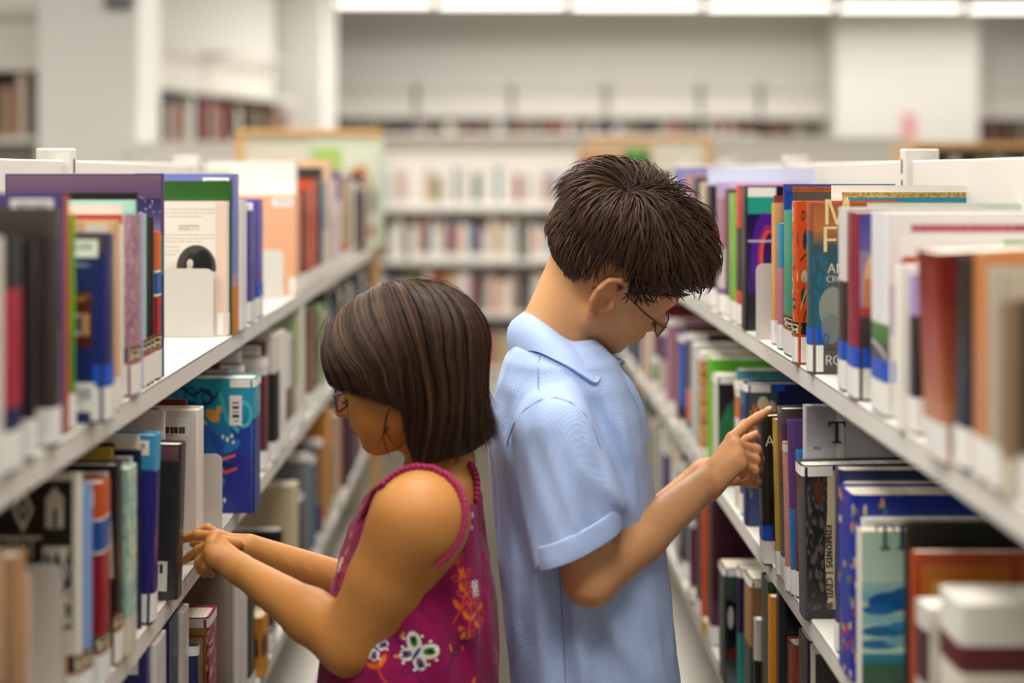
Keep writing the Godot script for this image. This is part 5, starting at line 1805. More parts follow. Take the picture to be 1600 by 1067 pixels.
func hair_point(t: float, ph: float, side: float, c: Vector3, rad: Vector3, down: Vector3, ends: Array, off: float, wob: float, cut: float) -> Vector3:
	# down the head from the parting to the temple or nape, then hanging
	var f := ph / 180.0
	var al := deg_to_rad(lerpf(38.0, -34.0, smoothstep(.2, 1.0, f)))
	var s0 := Vector3(sin(al), cos(al), .04 * side).normalized()
	var sweep := deg_to_rad(ph + (14.0 * sin(PI * clampf(ph / 102.0, 0, 1)) if ph < 102 else 0.0) + wob * 2.0)
	var te := deg_to_rad(97.0)
	var s1 := Vector3(sin(te) * cos(sweep), cos(te), sin(te) * sin(sweep) * side)
	var yend := theta_limit(ph, ends)
	var hang: float = maxf(.004, (.030 - yend)) * cut
	var arc := .125
	var tt := arc / (arc + hang)
	var puff := .010
	if t <= tt:
		var u := t / tt
		var d := s0.slerp(s1, u)
		# strands bow forward over the brow, backward over the side
		return c + d * rad + d * (off + puff * sin(u * PI * .62)) 
	var u2 := (t - tt) / (1.0 - tt)
	var p := c + s1 * rad + s1 * (off + puff * sin(PI * .62))
	var out := Vector3(s1.x, 0, s1.z).normalized()
	p += down * hang * u2
	p += Vector3(-.014 * sin(u2 * PI), 0, 0) * smoothstep(100.0, 112.0, ph) * smoothstep(175.0, 130.0, ph)
	var bangs := smoothstep(104.0, 80.0, ph)
	p += Vector3(-.018, 0, 0) * bangs * u2 * u2                         # the fringe sweeps back
	var backness := smoothstep(120.0, 175.0, ph)
	p -= out * (.016 * sin(u2 * PI * .7)) * (1.0 - bangs) * (1.0 - backness * .6)
	p += out * .020 * pow(u2, 3.0) * backness
	p += Vector3(wob * .0022 * u2, 0, wob * .002 * u2)
	return p

func glasses(parent: Node3D, fr: Transform3D, rim_hex: String, rim_r: float):
	var g := Node3D.new()
	g.name = "eyeglasses"
	parent.add_child(g)
	g.transform = fr
	var m := paint(Color(rim_hex), .3, .6)
	var lensm := paint(Color(1, 1, 1, .12), .02, .6)
	lensm.transparency = BaseMaterial3D.TRANSPARENCY_ALPHA
	for s in [-1.0, 1.0]:
		var ring_ := PackedVector3Array()
		var rr := PackedFloat32Array()
		for k in 25:
			var a := TAU * k / 24
			var cx := cos(a); var sy := sin(a)
			var px := signf(cx) * pow(absf(cx), .72) * .0245
			var py := signf(sy) * pow(absf(sy), .72) * .0155
			ring_.append(Vector3(.0935 - .14 * px * px / .0245 - .08 * py, -.004 + py, s * .0325 + px))
			rr.append(rim_r)
		var b := MB.new()
		b.tube(ring_, rr, 6)
		put("rim", b.mesh(), m, g)
		var l := MB.new()
		var cc := Vector3(.0935, -.004, s * .0325)
		for k in 24:
			if s > 0:
				l.tri(cc, ring_[k], ring_[k + 1])
			else:
				l.tri(cc, ring_[k], ring_[k + 1])
		put("lens", l.mesh(), lensm, g)
		var t := MB.new()
		t.tube(PackedVector3Array([Vector3(.091, .004, s * .0575), Vector3(.084, .005, s * .0665), Vector3(.05, .010, s * .072), Vector3(.0, .022, s * .0745), Vector3(-.012, .020, s * .076), Vector3(-.026, .0, s * .073)]), PackedFloat32Array([.0016, .0016, .0013, .0012, .0014, .0012]), 6)
		put("temple", t.mesh(), m, g)
	var br := MB.new()
	br.tube(PackedVector3Array([Vector3(.093, .0, -.009), Vector3(.097, .004, 0), Vector3(.093, .0, .009)]), PackedFloat32Array([.0012, .0012, .0012]), 6)
	put("bridge", br.mesh(), m, g)

func eyes(parent: Node3D, fr: Transform3D):
	for s in [-1.0, 1.0]:
		var b := MB.new()
		var lash := PackedVector3Array()
		var r := PackedFloat32Array()
		for k in 9:
			var u := (k - 4) / 4.0
			lash.append(fr * Vector3(.0815 - u * u * .006, -.0045 - .0012 * u * u, s * .031 + u * .014))
			r.append(.0012 * (1.0 - .5 * u * u))
		b.tube(lash, r, 5)
		for k in 9:
			var u := (k - 4) / 4.0
			var p := Vector3(.0822 - u * u * .006, -.005 - .0012 * u * u, s * .031 + u * .014)
			b.tube(PackedVector3Array([fr * p, fr * (p + Vector3(.005, -.0035, u * .002)), fr * (p + Vector3(.0085, -.0038, u * .004))]), PackedFloat32Array([.0006, .0005, .0002]), 3)
		put("eyelashes", b.mesh(), paint(Color("1a120d"), .6), parent)
		var br := MB.new()
		for k in 26:
			var u := k / 25.0
			var p := Vector3(.0905 - u * u * .017, .022 + .004 * sin(u * PI) , s * (.012 + u * .036))
			br.tube(PackedVector3Array([fr * p, fr * (p + Vector3(.002, .003, s * .006))]), PackedFloat32Array([.0011, .0004]), 3)
		put("eyebrow", br.mesh(), paint(Color("2a1c12"), .7), parent)

func build_people():
	build_girl()
	build_boy()

func build_boy():
	var who := thing("person", Vector3.ZERO)
	tag(who, "boy in glasses and pale blue polo shirt, head bowed, reaching to the right", "person")
	var zc := 1.98
	var fb := head_frame(1.0, 13, 32, 26, 1.05)
	var fr := Transform3D(fb, at(950, 463, 1.925) - fb.z.normalized() * .066 * 1.05)
	var inv := fr.affine_inverse()
	var base := lin("d39d6c"); var lip := lin("b8705a"); var red := lin("c67a50")
	var tint := func(p: Vector3) -> Color:
		var q: Vector3 = inv * p
		if q.x < .03 or q.y < -.12 or q.y > .14:
			return base
		var l := clampf(1.3 - absf(q.y + .0495) / .0075, 0, 1) * clampf(1.4 - absf(q.z) / .017, 0, 1) * smoothstep(.074, .082, q.x)
		var ch := exp(-((q - Vector3(.062, -.03, signf(q.z) * .036)).length_squared()) / .0004) * .45
		return base.lerp(red, ch).lerp(lip, l * .7)
	var skinm := skin("ffffff")
	var body := MB.new()
	# head
	var hf := Field.new()
	hf.frame = fr
	head_pieces(hf, .98, 1.0)
	hf.frame = Transform3D()
	var neck_top := fr * Vector3(-.020, -.030, 0)
	var neck_base := at(852, 552, zc)
	hf.capsule(neck_top, neck_base, .049, .046, .02)
	hf.capsule(fr * Vector3(-.040, -.005, 0), at(842, 552, zc), .036, .034, .02)
	var lo := fr.origin - Vector3(.17, .19, .15); var hi := fr.origin + Vector3(.17, .17, .15)
	hf.mesh_into(body, lo, hi, .003, tint)
	for s in [-1.0, 1.0]:
		var ef := Field.new()
		ef.frame = fr * Transform3D(Basis.from_scale(Vector3(1.1, 1.1, 1.1)), Vector3(0, 0, -.0075 * s))
		ear_pieces(ef, s)
		var ec := fr * Vector3(-.006, 0, .078 * s)
		ef.mesh_into(body, ec - Vector3(.05, .05, .05), ec + Vector3(.05, .05, .05), .0018, func(p): return base.lerp(red, .5))
	# trunk, arms and legs
	var shirt_px := [[528, 812, 930, .058], [544, 798, 948, .080], [562, 789, 964, .098], [600, 776, 983, .114], [650, 766, 999, .122], [700, 762, 1009, .124], [760, 767, 1021, .124], [850, 776, 1038, .124], [950, 787, 1050, .126], [1067, 798, 1060, .134], [1150, 800, 1064, .140]]
	var bf := Field.new()
	bf.loft(rows_from(shirt_px, zc, -.020), 0.0, .03)
	bf.capsule(neck_base, at(860, 600, zc), .044, .06, .03)
	var S := at(870, 668, 1.845); var E := at(922, 904, 1.83); var W := at(1104, 754, 2.0)
	bf.capsule(S, E, .039, .0345, .02)
	bf.capsule(E, E.lerp(W, .42), .0335, .0330, .012)
	bf.capsule(E.lerp(W, .42), W, .0330, .0225, .012)
	var S2 := at(884, 662, 2.09); var E2 := at(985, 850, 2.17); var W2 := at(1098, 742, 2.15)
	bf.capsule(S2, E2, .040, .034, .02)
	bf.capsule(E2, W2, .033, .022, .012)
	for s in [-1.0, 1.0]:
		var hip := at(925, 1130, zc) + Vector3(0, 0, .07 * s)
		var knee := Vector3(hip.x + .03 - s * .02, .36, hip.z)
		var ankle := Vector3(hip.x - .02 - s * .03, .07, hip.z)
		bf.chain([hip, knee, ankle], [.075, .05, .036], .03)
		bf.capsule(ankle + Vector3(-.02, -.03, 0), ankle + Vector3(.13, -.045, 0), .03, .024, .02)
	bf.mesh_into(body, Vector3(-.1, -.0, -2.3), Vector3(.5, 1.12, -1.72), .0075, func(p): return base)
	# hands
	var back := Vector3(-.25, .25, .93)
	var h1 := Field.new()
	h1.capsule(E.lerp(W, .75), W, .026, .0225, .01)
	hand_pieces(h1, W, [
		[at(1144, 685, 2.025), at(1165, 664, 2.05), at(1185, 651, 2.07), at(1201, 641, 2.088)],
		[at(1150, 695, 2.012), at(1181, 703, 2.03), at(1187, 717, 2.055), at(1179, 727, 2.068)],
		[at(1154, 710, 2.004), at(1180, 719, 2.02), at(1184, 732, 2.044), at(1174, 741, 2.056)],
		[at(1158, 725, 2.0), at(1179, 735, 2.012), at(1175, 748, 2.032), at(1163, 753, 2.044)]],
		[at(1120, 738, 2.03), at(1146, 728, 2.065), at(1166, 742, 2.08), at(1180, 755, 2.085)], 1.0, back)
	h1.mesh_into(body, at(1085, 800, 1.96), at(1222, 610, 2.12), .0028, func(p): return base.lerp(red, .25))
	nail(body, at(1201, 641, 2.088), at(1185, 651, 2.07), Vector3(-.35, .8, .5), 1.0)
	var h2 := Field.new()
	h2.capsule(E2.lerp(W2, .75), W2, .025, .022, .01)
	hand_pieces(h2, W2, [
		[at(1140, 708, 2.16), at(1162, 688, 2.17), at(1180, 680, 2.175), at(1195, 675, 2.175)],
		[at(1144, 722, 2.17), at(1172, 706, 2.185), at(1188, 706, 2.19), at(1198, 712, 2.19)],
		[at(1146, 736, 2.18), at(1172, 726, 2.195), at(1186, 730, 2.2), at(1194, 738, 2.2)],
		[at(1146, 748, 2.185), at(1168, 742, 2.2), at(1178, 748, 2.205), at(1184, 756, 2.205)]],
		[at(1116, 742, 2.13), at(1146, 748, 2.12), at(1168, 752, 2.13), at(1182, 757, 2.135)], .95, Vector3(-.2, .3, -.93))
	h2.mesh_into(body, at(1075, 795, 2.09), at(1220, 640, 2.24), .0032, func(p): return base.lerp(red, .35))
	put("body", body.mesh(), skinm, who)
	# hair, glasses, eyes
	var rg := RandomNumberGenerator.new()
	rg.seed = 9
	var hr := MB.new()
	short_hair(hr, fr, rg)
	put("hair", hr.mesh(), hair_material(), who)
	glasses(who, fr, "3a2c26", .0011)
	eyes(who, fr)
	# shirt
	var cloth := tinted(.85, .25)
	cloth.rim_enabled = true
	cloth.rim = .25
	cloth.normal_enabled = true
	cloth.normal_texture = pique()
	cloth.normal_scale = .55
	cloth.uv1_triplanar = true
	cloth.uv1_scale = Vector3(20, 20, 20)
	var blue := lin("aec4ee")
	var sf := Field.new()
	sf.loft(rows_from(shirt_px, zc, 0.0), 0.0, .03)
	var hem := at(905, 853, 1.825)
	sf.sleeve(S + Vector3(0, -.004, .0), hem, .0565, .0575, Vector3(.43, -.9, .05), .026)
	var hem2 := at(950, 800, 2.14)
	sf.sleeve(S2, hem2, .055, .056, Vector3(.5, -.85, 0), .016)
	var nz := FastNoiseLite.new()
	nz.seed = 3
	nz.frequency = 1.0
	nz.fractal_octaves = 2
	var R := func(deg: float) -> Array:
		var a := deg_to_rad(deg)
		return [Vector3(cos(a), -sin(a), 0), Vector3(sin(a), cos(a), 0)]
	var fl := []
	# centre x, y, direction (degrees below the horizontal), width, length in metres, height
	for q in [[948, 735, 62, .010, .05, .006], [962, 770, 48, .011, .055, .005], [985, 700, 78, .010, .05, .003], [935, 690, 80, .010, .045, -.003], [958, 700, 72, .009, .06, -.004], [925, 640, 60, .012, .03, -.004],
		[835, 905, 82, .014, .10, .005], [870, 960, 84, .013, .11, -.005], [905, 1000, 80, .015, .09, .005], [815, 860, 75, .012, .09, -.004], [960, 985, 60, .016, .08, .006], [985, 960, 62, .013, .07, -.005], [1010, 1010, 68, .014, .08, .005], [850, 1040, 88, .013, .09, .004], [940, 1045, 78, .013, .07, -.004],
		[790, 720, 74, .012, .09, .004], [775, 800, 80, .012, .09, -.004], [800, 930, 86, .010, .1, .004],
		[850, 720, 74, .011, .06, -.0035], [880, 760, 70, .010, .07, .0035], [905, 720, 66, .010, .05, .003], [860, 800, 76, .010, .05, .003], [920, 800, 74, .010, .05, -.003]]:
		var d: Array = R.call(q[2])
		fl.append([at(q[0], q[1], 1.86), d[0], d[1], q[3], q[4], -q[5]])
	var seam_z := -1.892
	sf.post = func(p: Vector3, d: float) -> float:
		if d > .03 or d < -.03:
			return d
		if p.z > -1.97:
			var flat := Vector3(p.x, p.y, -1.86)
			for f in fl:
				d += 1.55 * fold(flat, f[0], f[1], f[2], f[3], f[4], f[5])
			# set-in sleeve seam
			if p.y > .85 and absf(p.z - seam_z) < .0035:
				d += .0014 * (1.0 - absf(p.z - seam_z) / .0035)
		d += nz.get_noise_3d(p.x * 22.0, p.y * 7.0, p.z * 22.0) * .0028
		return d
	var sm := MB.new()
	sf.mesh_into(sm, Vector3(-.04, .50, -2.24), Vector3(.32, 1.10, -1.74), .005, func(p): return blue)
	put("polo_shirt", sm.mesh(), cloth, who)
	# turned-up hems of the sleeves
	for d in [[S + Vector3(0, -.004, 0), hem, Vector3(.43, -.9, .05).normalized(), .0565, .0575], [S2, hem2, Vector3(.5, -.85, 0).normalized(), .055, .056]]:
		var P0: Vector3 = d[0]; var H: Vector3 = d[1]; var nn: Vector3 = d[2]
		var ax := (H - P0).normalized()
		var e1 := ax.cross(Vector3(0, 0, 1)).normalized()
		var e2 := e1.cross(ax)
		var ring_ := PackedVector3Array()
		for r in 7:
			var s: float = [-.0275, -.0268, -.025, -.018, -.010, .000, .0015][r]
			for q in 49:
				var a := TAU * q / 48
				var rad: float = lerpf(d[3], d[4], .9) + [.0004, .0022, .0030, .0034, .0034, .0032, .0014][r]
				var rv := (e1 * cos(a) + e2 * sin(a)) * rad
				var t := (s - (P0 - H + rv).dot(nn)) / ax.dot(nn)
				var pt := P0 + ax * t + rv
				ring_.append(pt + rv.normalized() * nz.get_noise_3d(pt.x * 18.0, pt.y * 18.0, pt.z * 18.0) * .0018)
		var hm := MB.new()
		hm.slab(ring_, 49, -.0022, blue)
		put("sleeve_hem", hm.mesh(), cloth, who)
	# stitched seams: set-in sleeve, yoke, side
	var seam_mat := paint(Color("7f97cc"), .9, .2)
	for d in [[[788, 716], [793, 690], [803, 662], [819, 641], [842, 626], [868, 621], [893, 629], [914, 648], [930, 676], [939, 702]], [[843, 556], [841, 580], [841, 604], [845, 624]], [[873, 880], [877, 930], [880, 985], [884, 1066], [886, 1120]]]:
		var cv := Curve3D.new()
		for q in d:
			cv.add_point(drape(sf, q[0], q[1], zc, .0004, 1.0))
		var pts := PackedVector3Array()
		var rr := PackedFloat32Array()
		for j in 60:
			var pt := cv.sample_baked(cv.get_baked_length() * j / 59.0)
			pts.append(pt)
			rr.append(.0009)
		var b := MB.new()
		b.tube(pts, rr, 5)
		put("seam", b.mesh(), seam_mat, who)
	# collar: stands behind the neck, folds over, its points in front
	var ribbed := cloth.duplicate()
	ribbed.normal_texture = rib_map()
	ribbed.uv1_triplanar = false
	ribbed.uv1_scale = Vector3(60, 1, 1)
	ribbed.normal_scale = .5
	# [top x, top y, outer x, outer y] of the near half from the nape forward; each edge is laid on the neck or the shirt there
	var near_half := [[805, 498, 797, 545], [822, 491, 814, 548], [846, 505, 840, 550], [865, 518, 862, 560], [880, 529, 885, 572], [903, 540, 909, 587], [924, 551, 932, 600], [938, 561, 943, 585], [949, 570, 950, 575]]
	var neck_only := Field.new()
	neck_only.capsule(neck_top, neck_base, .049, .046, .02)
	neck_only.capsule(fr * Vector3(-.040, -.005, 0), at(842, 552, zc), .036, .034, .02)
	var n := 33
	var tops := PackedVector3Array()
	var lows := PackedVector3Array()
	for q in n:
		var u := float(q) / (n - 1) * (near_half.size() - 1)
		var i0 := mini(int(u), near_half.size() - 2)
		var w := u - i0
		var A := []
		for m in 4:
			var p0: float = near_half[maxi(i0 - 1, 0)][m]; var p1: float = near_half[i0][m]; var p2: float = near_half[i0 + 1][m]; var p3: float = near_half[mini(i0 + 2, near_half.size() - 1)][m]
			A.append(.5 * (2 * p1 + (p2 - p0) * w + (2 * p0 - 5 * p1 + 4 * p2 - p3) * w * w + (3 * p1 - p0 - 3 * p2 + p3) * w * w * w))
		var t := float(q) / (n - 1)
		tops.append(drape(neck_only, A[0], A[1], zc, .006, smoothstep(0.0, .22, t) * smoothstep(1.0, .75, t)))
		lows.append(drape(sf, A[2], A[3], zc, .0045, smoothstep(0.0, .22, t) * smoothstep(1.12, .8, t)))
	for pass_ in 3:
		for q in range(1, n - 1):
			tops[q].z = (tops[q - 1].z + tops[q].z + tops[q + 1].z) / 3.0
			lows[q].z = (lows[q - 1].z + lows[q].z + lows[q + 1].z) / 3.0
	for s in [1.0, -1.0]:
		var pts := PackedVector3Array()
		for r in 9:
			var t := r / 8.0
			for q in n:
				var top := tops[q]; var low := lows[q]
				if s < 0:
					top = Vector3(top.x + .016 * q / n, top.y, -zc - (top.z + zc))
					low = Vector3(low.x + .022 * q / n, low.y, -zc - (low.z + zc))
				var p := top.lerp(low, t)
				var outw := Vector3(low.x - neck_base.x, 0, low.z - neck_base.z).normalized()
				p += outw * (.006 * sin(t * PI)) + Vector3(0, .0025 * sin(minf(t * 4.0, PI)), 0)
				pts.append(p)
		# the inner stand, folded back down inside
		var full := PackedVector3Array()
		for r in 4:
			for q in n:
				var p := pts[q]
				full.append(p + Vector3(0, -.022 + .0055 * r, 0) + (Vector3(neck_base.x, p.y, neck_base.z) - p).normalized() * .003)
		full.append_array(pts)
		var cm := MB.new()
		if s > 0:
			cm.slab(full, n, .0024, blue)
		else:
			var rev := PackedVector3Array()
			for r in 13:
				for q in n:
					rev.append(full[r * n + n - 1 - q])
			cm.slab(rev, n, .0024, blue)
		put("collar", cm.mesh(), ribbed, who)
	# open placket with its turned edge
	var pm := MB.new()
	for s in [1.0, -1.0]:
		var pts := PackedVector3Array()
		var front := [[950, 576, .022], [966, 592, .024], [978, 612, .022], [987, 636, .018], [994, 662, .012], [999, 688, .006]]
		for f in front:
			for w in 4:
				var c := at(f[0] + w * 3.2 + 2.0, f[1] + (2.0 - w) * .8, zc)
				pts.append(c + Vector3(.004, 0, s * (f[2] + .006 - w * .0045)))
		if s > 0:
			pm.slab(pts, 4, .002, blue)
		else:
			var rev := PackedVector3Array()
			for r in 6:
				for q in 4:
					rev.append(pts[r * 4 + 3 - q])
			pm.slab(rev, 4, .002, blue)
	put("placket", pm.mesh(), cloth, who)
	var bt := MB.new()
	bt.tube(PackedVector3Array([at(992, 655, zc - .018), at(995, 654, zc - .018)]), PackedFloat32Array([.0055, .0055]), 12)
	put("button", bt.mesh(), paint(Color("e8eaf0"), .3), who)
	# trousers and shoes, below the frame
	var tf := Field.new()
	for s in [-1.0, 1.0]:
		var hip := at(925, 1130, zc) + Vector3(0, 0, .07 * s)
		var knee := Vector3(hip.x + .03 - s * .02, .36, hip.z)
		var ankle := Vector3(hip.x - .02 - s * .03, .08, hip.z)
		tf.chain([hip + Vector3(0, .02, 0), knee, ankle], [.070, .062, .055], .04)
	var tm := MB.new()
	tf.mesh_into(tm, Vector3(-.05, .02, -2.2), Vector3(.32, .66, -1.76), .011, func(p): return lin("3a3c48"))
	put("trousers", tm.mesh(), tinted(.9, .2), who)
	for s in [-1.0, 1.0]:
		var shf := Field.new()
		var ankle := Vector3(at(925, 1130, zc).x - .02 - s * .03, .05, -zc + .07 * s)
		shf.capsule(ankle + Vector3(-.03, 0, 0), ankle + Vector3(.14, -.012, 0), .048, .037, .03)
		shf.capsule(ankle + Vector3(-.03, -.03, 0), ankle + Vector3(.15, -.03, 0), .018, .018, .03)
		var shm := MB.new()
		shf.mesh_into(shm, ankle - Vector3(.1, .06, .08), ankle + Vector3(.22, .08, .08), .008, func(p): return lin("d8d4cc") if p.y < .02 else lin("4a4c54"))
		put("shoe", shm.mesh(), tinted(.7, .3), who)


func pique() -> ImageTexture:
	var im := Image.create(128, 128, false, Image.FORMAT_RGBA8)
	for y in 128:
		for x in 128:
			var u := x * TAU / 16.0
			var v := y * TAU / 8.0
			var h := sin(u) * sin(v) * .5 + sin(u + v) * .25 + .5
			im.set_pixel(x, y, Color(h, h, h))
	im.bump_map_to_normal_map(2.0)
	return ImageTexture.create_from_image(im)

func rib_map() -> ImageTexture:
	var im := Image.create(32, 8, false, Image.FORMAT_RGBA8)
	for y in 8:
		for x in 32:
			var h := .5 + .5 * sin(x * TAU / 16.0)
			im.set_pixel(x, y, Color(h, h, h))
	im.bump_map_to_normal_map(2.0)
	return ImageTexture.create_from_image(im)

# the point that shows at x, y in the photograph where it lies on a field, lifted off it; k = 0 keeps it at the middle distance zc
func drape(f: Field, x: float, y: float, zc: float, lift: float, k: float) -> Vector3:
	var all := PackedInt32Array(range(f.kind.size()))
	var z := zc - .22
	while z < zc:
		var d := f.value(at(x, y, z), all)
		if d < lift:
			break
		z += maxf(d - lift, .0008) * .8
	return at(x, y, lerpf(zc, minf(z, zc), k))

func build_girl():
	var who := thing("person", Vector3.ZERO)
	tag(who, "girl with a brown bob and magenta butterfly dress, touching books on the left", "person")
	var zc := 1.85
	var fb := head_frame(-1.0, 12, 12, 0, .96)
	var fr := Transform3D(fb, at(632, 547, zc) - fb.y * .042)
	var inv := fr.affine_inverse()
	var base := lin("be8345"); var lip := lin("7a2c26"); var red := lin("b06a38")
	var tint := func(p: Vector3) -> Color:
		var q: Vector3 = inv * p
		if q.x < .03 or q.y < -.12 or q.y > .14:
			return base
		var l := clampf(1.3 - absf(q.y + .0497) / .0090, 0, 1) * clampf(1.4 - absf(q.z) / .020, 0, 1) * smoothstep(.070, .078, q.x)
		var ch := exp(-((q - Vector3(.062, -.03, signf(q.z) * .036)).length_squared()) / .0004) * .4
		return base.lerp(red, ch).lerp(lip, l)
	var skinm := skin("ffffff")
	var body := MB.new()
	var hf := Field.new()
	hf.frame = fr
	head_pieces(hf, .96, 1.0)
	hf.frame = Transform3D()
	var neck_base := at(688, 742, zc)
	hf.capsule(fr * Vector3(-.022, -.035, 0), neck_base, .040, .044, .018)
	hf.mesh_into(body, fr.origin - Vector3(.15, .16, .13), fr.origin + Vector3(.15, .15, .13), .003, tint)
	for s in [-1.0, 1.0]:
		var ef := Field.new()
		ef.frame = fr * Transform3D(Basis.from_scale(Vector3(.72, .8, .72)), Vector3(0, 0, .012 * s))
		ear_pieces(ef, s)
		var ec := fr * Vector3(-.006, 0, .076 * s)
		ef.mesh_into(body, ec - Vector3(.045, .045, .045), ec + Vector3(.045, .045, .045), .0025, func(p): return base)
	var dress_px := [[728, 650, 735, .040], [748, 606, 746, .082], [783, 568, 753, .112], [831, 544, 755, .122], [882, 530, 763, .126], [920, 519, 770, .130], [956, 513, 774, .136], [1044, 502, 776, .150], [1110, 498, 778, .160], [1290, 470, 800, .20]]
	var bf := Field.new()
	var srows := rows_from(dress_px.slice(0, 9), zc, -.010)
	bf.loft(srows, 0.0, .03)
	bf.capsule(neck_base + Vector3(0, .02, 0), at(672, 800, zc), .044, .05, .03)
	var S := at(655, 812, 1.735); var E := at(546, 1004, 1.745); var W := at(376, 889, 1.865)
	bf.capsule(at(664, 796, 1.80), S, .046, .054, .03)
	bf.capsule(S, S.lerp(E, .5), .0555, .0440, .03)
	bf.capsule(S.lerp(E, .5), E, .0440, .0385, .012)
	bf.capsule(E, E.lerp(W, .35), .0370, .0325, .012)
	bf.capsule(E.lerp(W, .35), W, .0325, .0195, .012)
	var S2 := at(660, 806, 1.965); var E2 := at(572, 925, 2.04); var W2 := at(388, 856, 1.99)
	bf.capsule(S2, E2, .050, .036, .03)
	bf.capsule(E2, W2, .033, .0195, .012)
	for s in [-1.0, 1.0]:
		var hip := at(640, 1180, zc) + Vector3(0, 0, .055 * s)
		var knee := Vector3(hip.x - .02, .30, hip.z)
		var ankle := Vector3(hip.x + .0 + s * .02, .06, hip.z)
		bf.chain([hip, knee, ankle], [.072, .045, .032], .03)
		bf.capsule(ankle + Vector3(.02, -.028, 0), ankle + Vector3(-.11, -.038, 0), .026, .02, .02)
	bf.mesh_into(body, Vector3(-.36, -.0, -2.12), Vector3(.06, .96, -1.64), .0065, func(p): return base)
	var back := Vector3(.2, .35, .91)
	var h1 := Field.new()
	h1.capsule(E.lerp(W, .75), W, .0225, .0195, .01)
	hand_pieces(h1, W, [
		[at(336, 838, 1.885), at(309, 836, 1.897), at(297, 839, 1.903), at(286, 843, 1.908)],
		[at(331, 849, 1.875), at(311, 860, 1.888), at(299, 868, 1.895), at(286, 877, 1.90)],
		[at(328, 863, 1.868), at(312, 878, 1.88), at(313, 890, 1.892), at(320, 898, 1.90)],
		[at(333, 875, 1.866), at(322, 885, 1.872), at(324, 894, 1.884), at(331, 899, 1.892)]],
		[at(356, 872, 1.89), at(330, 852, 1.915), at(314, 848, 1.925), at(302, 849, 1.928)], .88, back)
	h1.mesh_into(body, at(398, 935, 1.82), at(268, 800, 1.95), .0025, func(p): return base.lerp(red, .15))
	var h2 := Field.new()
	h2.capsule(E2.lerp(W2, .75), W2, .022, .0195, .01)
	hand_pieces(h2, W2, [
		[at(345, 838, 1.985), at(324, 826, 1.985), at(310, 830, 1.985), at(302, 838, 1.985)],
		[at(342, 842, 1.99), at(318, 838, 2.0), at(306, 845, 2.0), at(300, 852, 2.0)],
		[at(342, 852, 1.995), at(322, 853, 2.005), at(312, 860, 2.005), at(310, 867, 2.0)],
		[at(344, 861, 2.0), at(328, 865, 2.01), at(322, 871, 2.01), at(322, 876, 2.0)]],
		[at(368, 850, 1.965), at(345, 846, 1.955), at(330, 842, 1.955), at(320, 842, 1.955)], .86, Vector3(.2, .5, -.85))
	h2.mesh_into(body, at(408, 910, 1.92), at(275, 800, 2.05), .0032, func(p): return base.lerp(red, .15))
	put("body", body.mesh(), skinm, who)
	var rg := RandomNumberGenerator.new()
	rg.seed = 19
	var hr := MB.new()
	long_hair(hr, fr, rg, -1.0)
	put("hair", hr.mesh(), hair_material(), who)
	glasses(who, fr, "4a2840", .0014)
	eyes(who, fr)
	# dress
	var cloth := paint(Color.WHITE, .75, .25)
	cloth.albedo_texture = dress_print()
	cloth.rim_enabled = true
	cloth.rim = .2
	var df := Field.new()
	df.loft(rows_from(dress_px, zc, .002), 0.0, .01)
	# armholes
	for z in [1.70, 2.0]:
		df.ellipsoid(at(648, 808, z), Vector3(.052, .064, .105), -.004)
	var yf := at(0, 757, zc).y; var yb := at(0, 772, zc).y
	var xf := at(600, 0, zc).x; var xb := at(745, 0, zc).x
	var nz := FastNoiseLite.new()
	nz.seed = 8
	nz.frequency = 1.0
	nz.fractal_octaves = 2
	var fl := []
	for q in [[640, 940, 52, .012, .05, .006], [665, 960, 48, .012, .06, -.006], [700, 900, 66, .010, .06, .004], [720, 860, 80, .009, .05, -.004], [735, 960, 84, .011, .09, .005], [752, 900, 86, .008, .1, -.006], [690, 1010, 70, .014, .07, .006], [640, 1020, 60, .013, .06, -.005], [720, 1030, 78, .012, .07, -.005], [600, 1040, 66, .012, .05, .005], [762, 980, 86, .007, .1, .006],
		[560, 860, 110, .006, .06, .004], [550, 880, 108, .006, .06, -.004], [575, 840, 112, .006, .06, -.004], [540, 930, 100, .007, .07, .004], [530, 960, 96, .007, .07, -.004]]:
		var a := deg_to_rad(q[2])
		fl.append([at(q[0], q[1], 1.74), Vector3(cos(a), -sin(a), 0), Vector3(sin(a), cos(a), 0), q[3], q[4], -q[5]])
	df.post = func(p: Vector3, d: float) -> float:
		d = maxf(d, p.y - lerpf(yf, yb, (p.x - xf) / (xb - xf)))
		if d > .03 or d < -.03:
			return d
		if p.z > -zc:
			var flat := Vector3(p.x, p.y, -1.74)
			for f in fl:
				d += fold(flat, f[0], f[1], f[2], f[3], f[4], f[5])
		d += nz.get_noise_3d(p.x * 26.0, p.y * 9.0, p.z * 26.0) * .0026
		return d
	var dm := MB.new()
	df.mesh_into(dm, Vector3(-.28, .42, -2.07), Vector3(.06, .91, -1.62), .0045, func(p): return Color.WHITE)
	# the print wraps round the dress: metres along its girth and height
	var axis := at(645, 0, zc)
	for k in dm.v.size():
		var p := dm.v[k]
		var a := atan2(p.x - axis.x, p.z - axis.z)
		dm.u[k] = Vector2(.5 + a * .135 / .50, (.90 - p.y) / .50)
	put("dress", dm.mesh(), cloth, who)
	# braided straps round the near armhole, and the one at the back
	var mag := paint(Color("96124f"), .7)
	# laid where they show on the skin; the last one crosses the far shoulder
	var worn := Field.new()
	worn.capsule(neck_base + Vector3(0, .02, 0), at(672, 800, zc), .044, .05, .03)
	worn.loft(srows, 0.0, .03)
	worn.capsule(at(664, 796, 1.80), S, .046, .054, .03)
	worn.capsule(S, S.lerp(E, .5), .0555, .0440, .03)
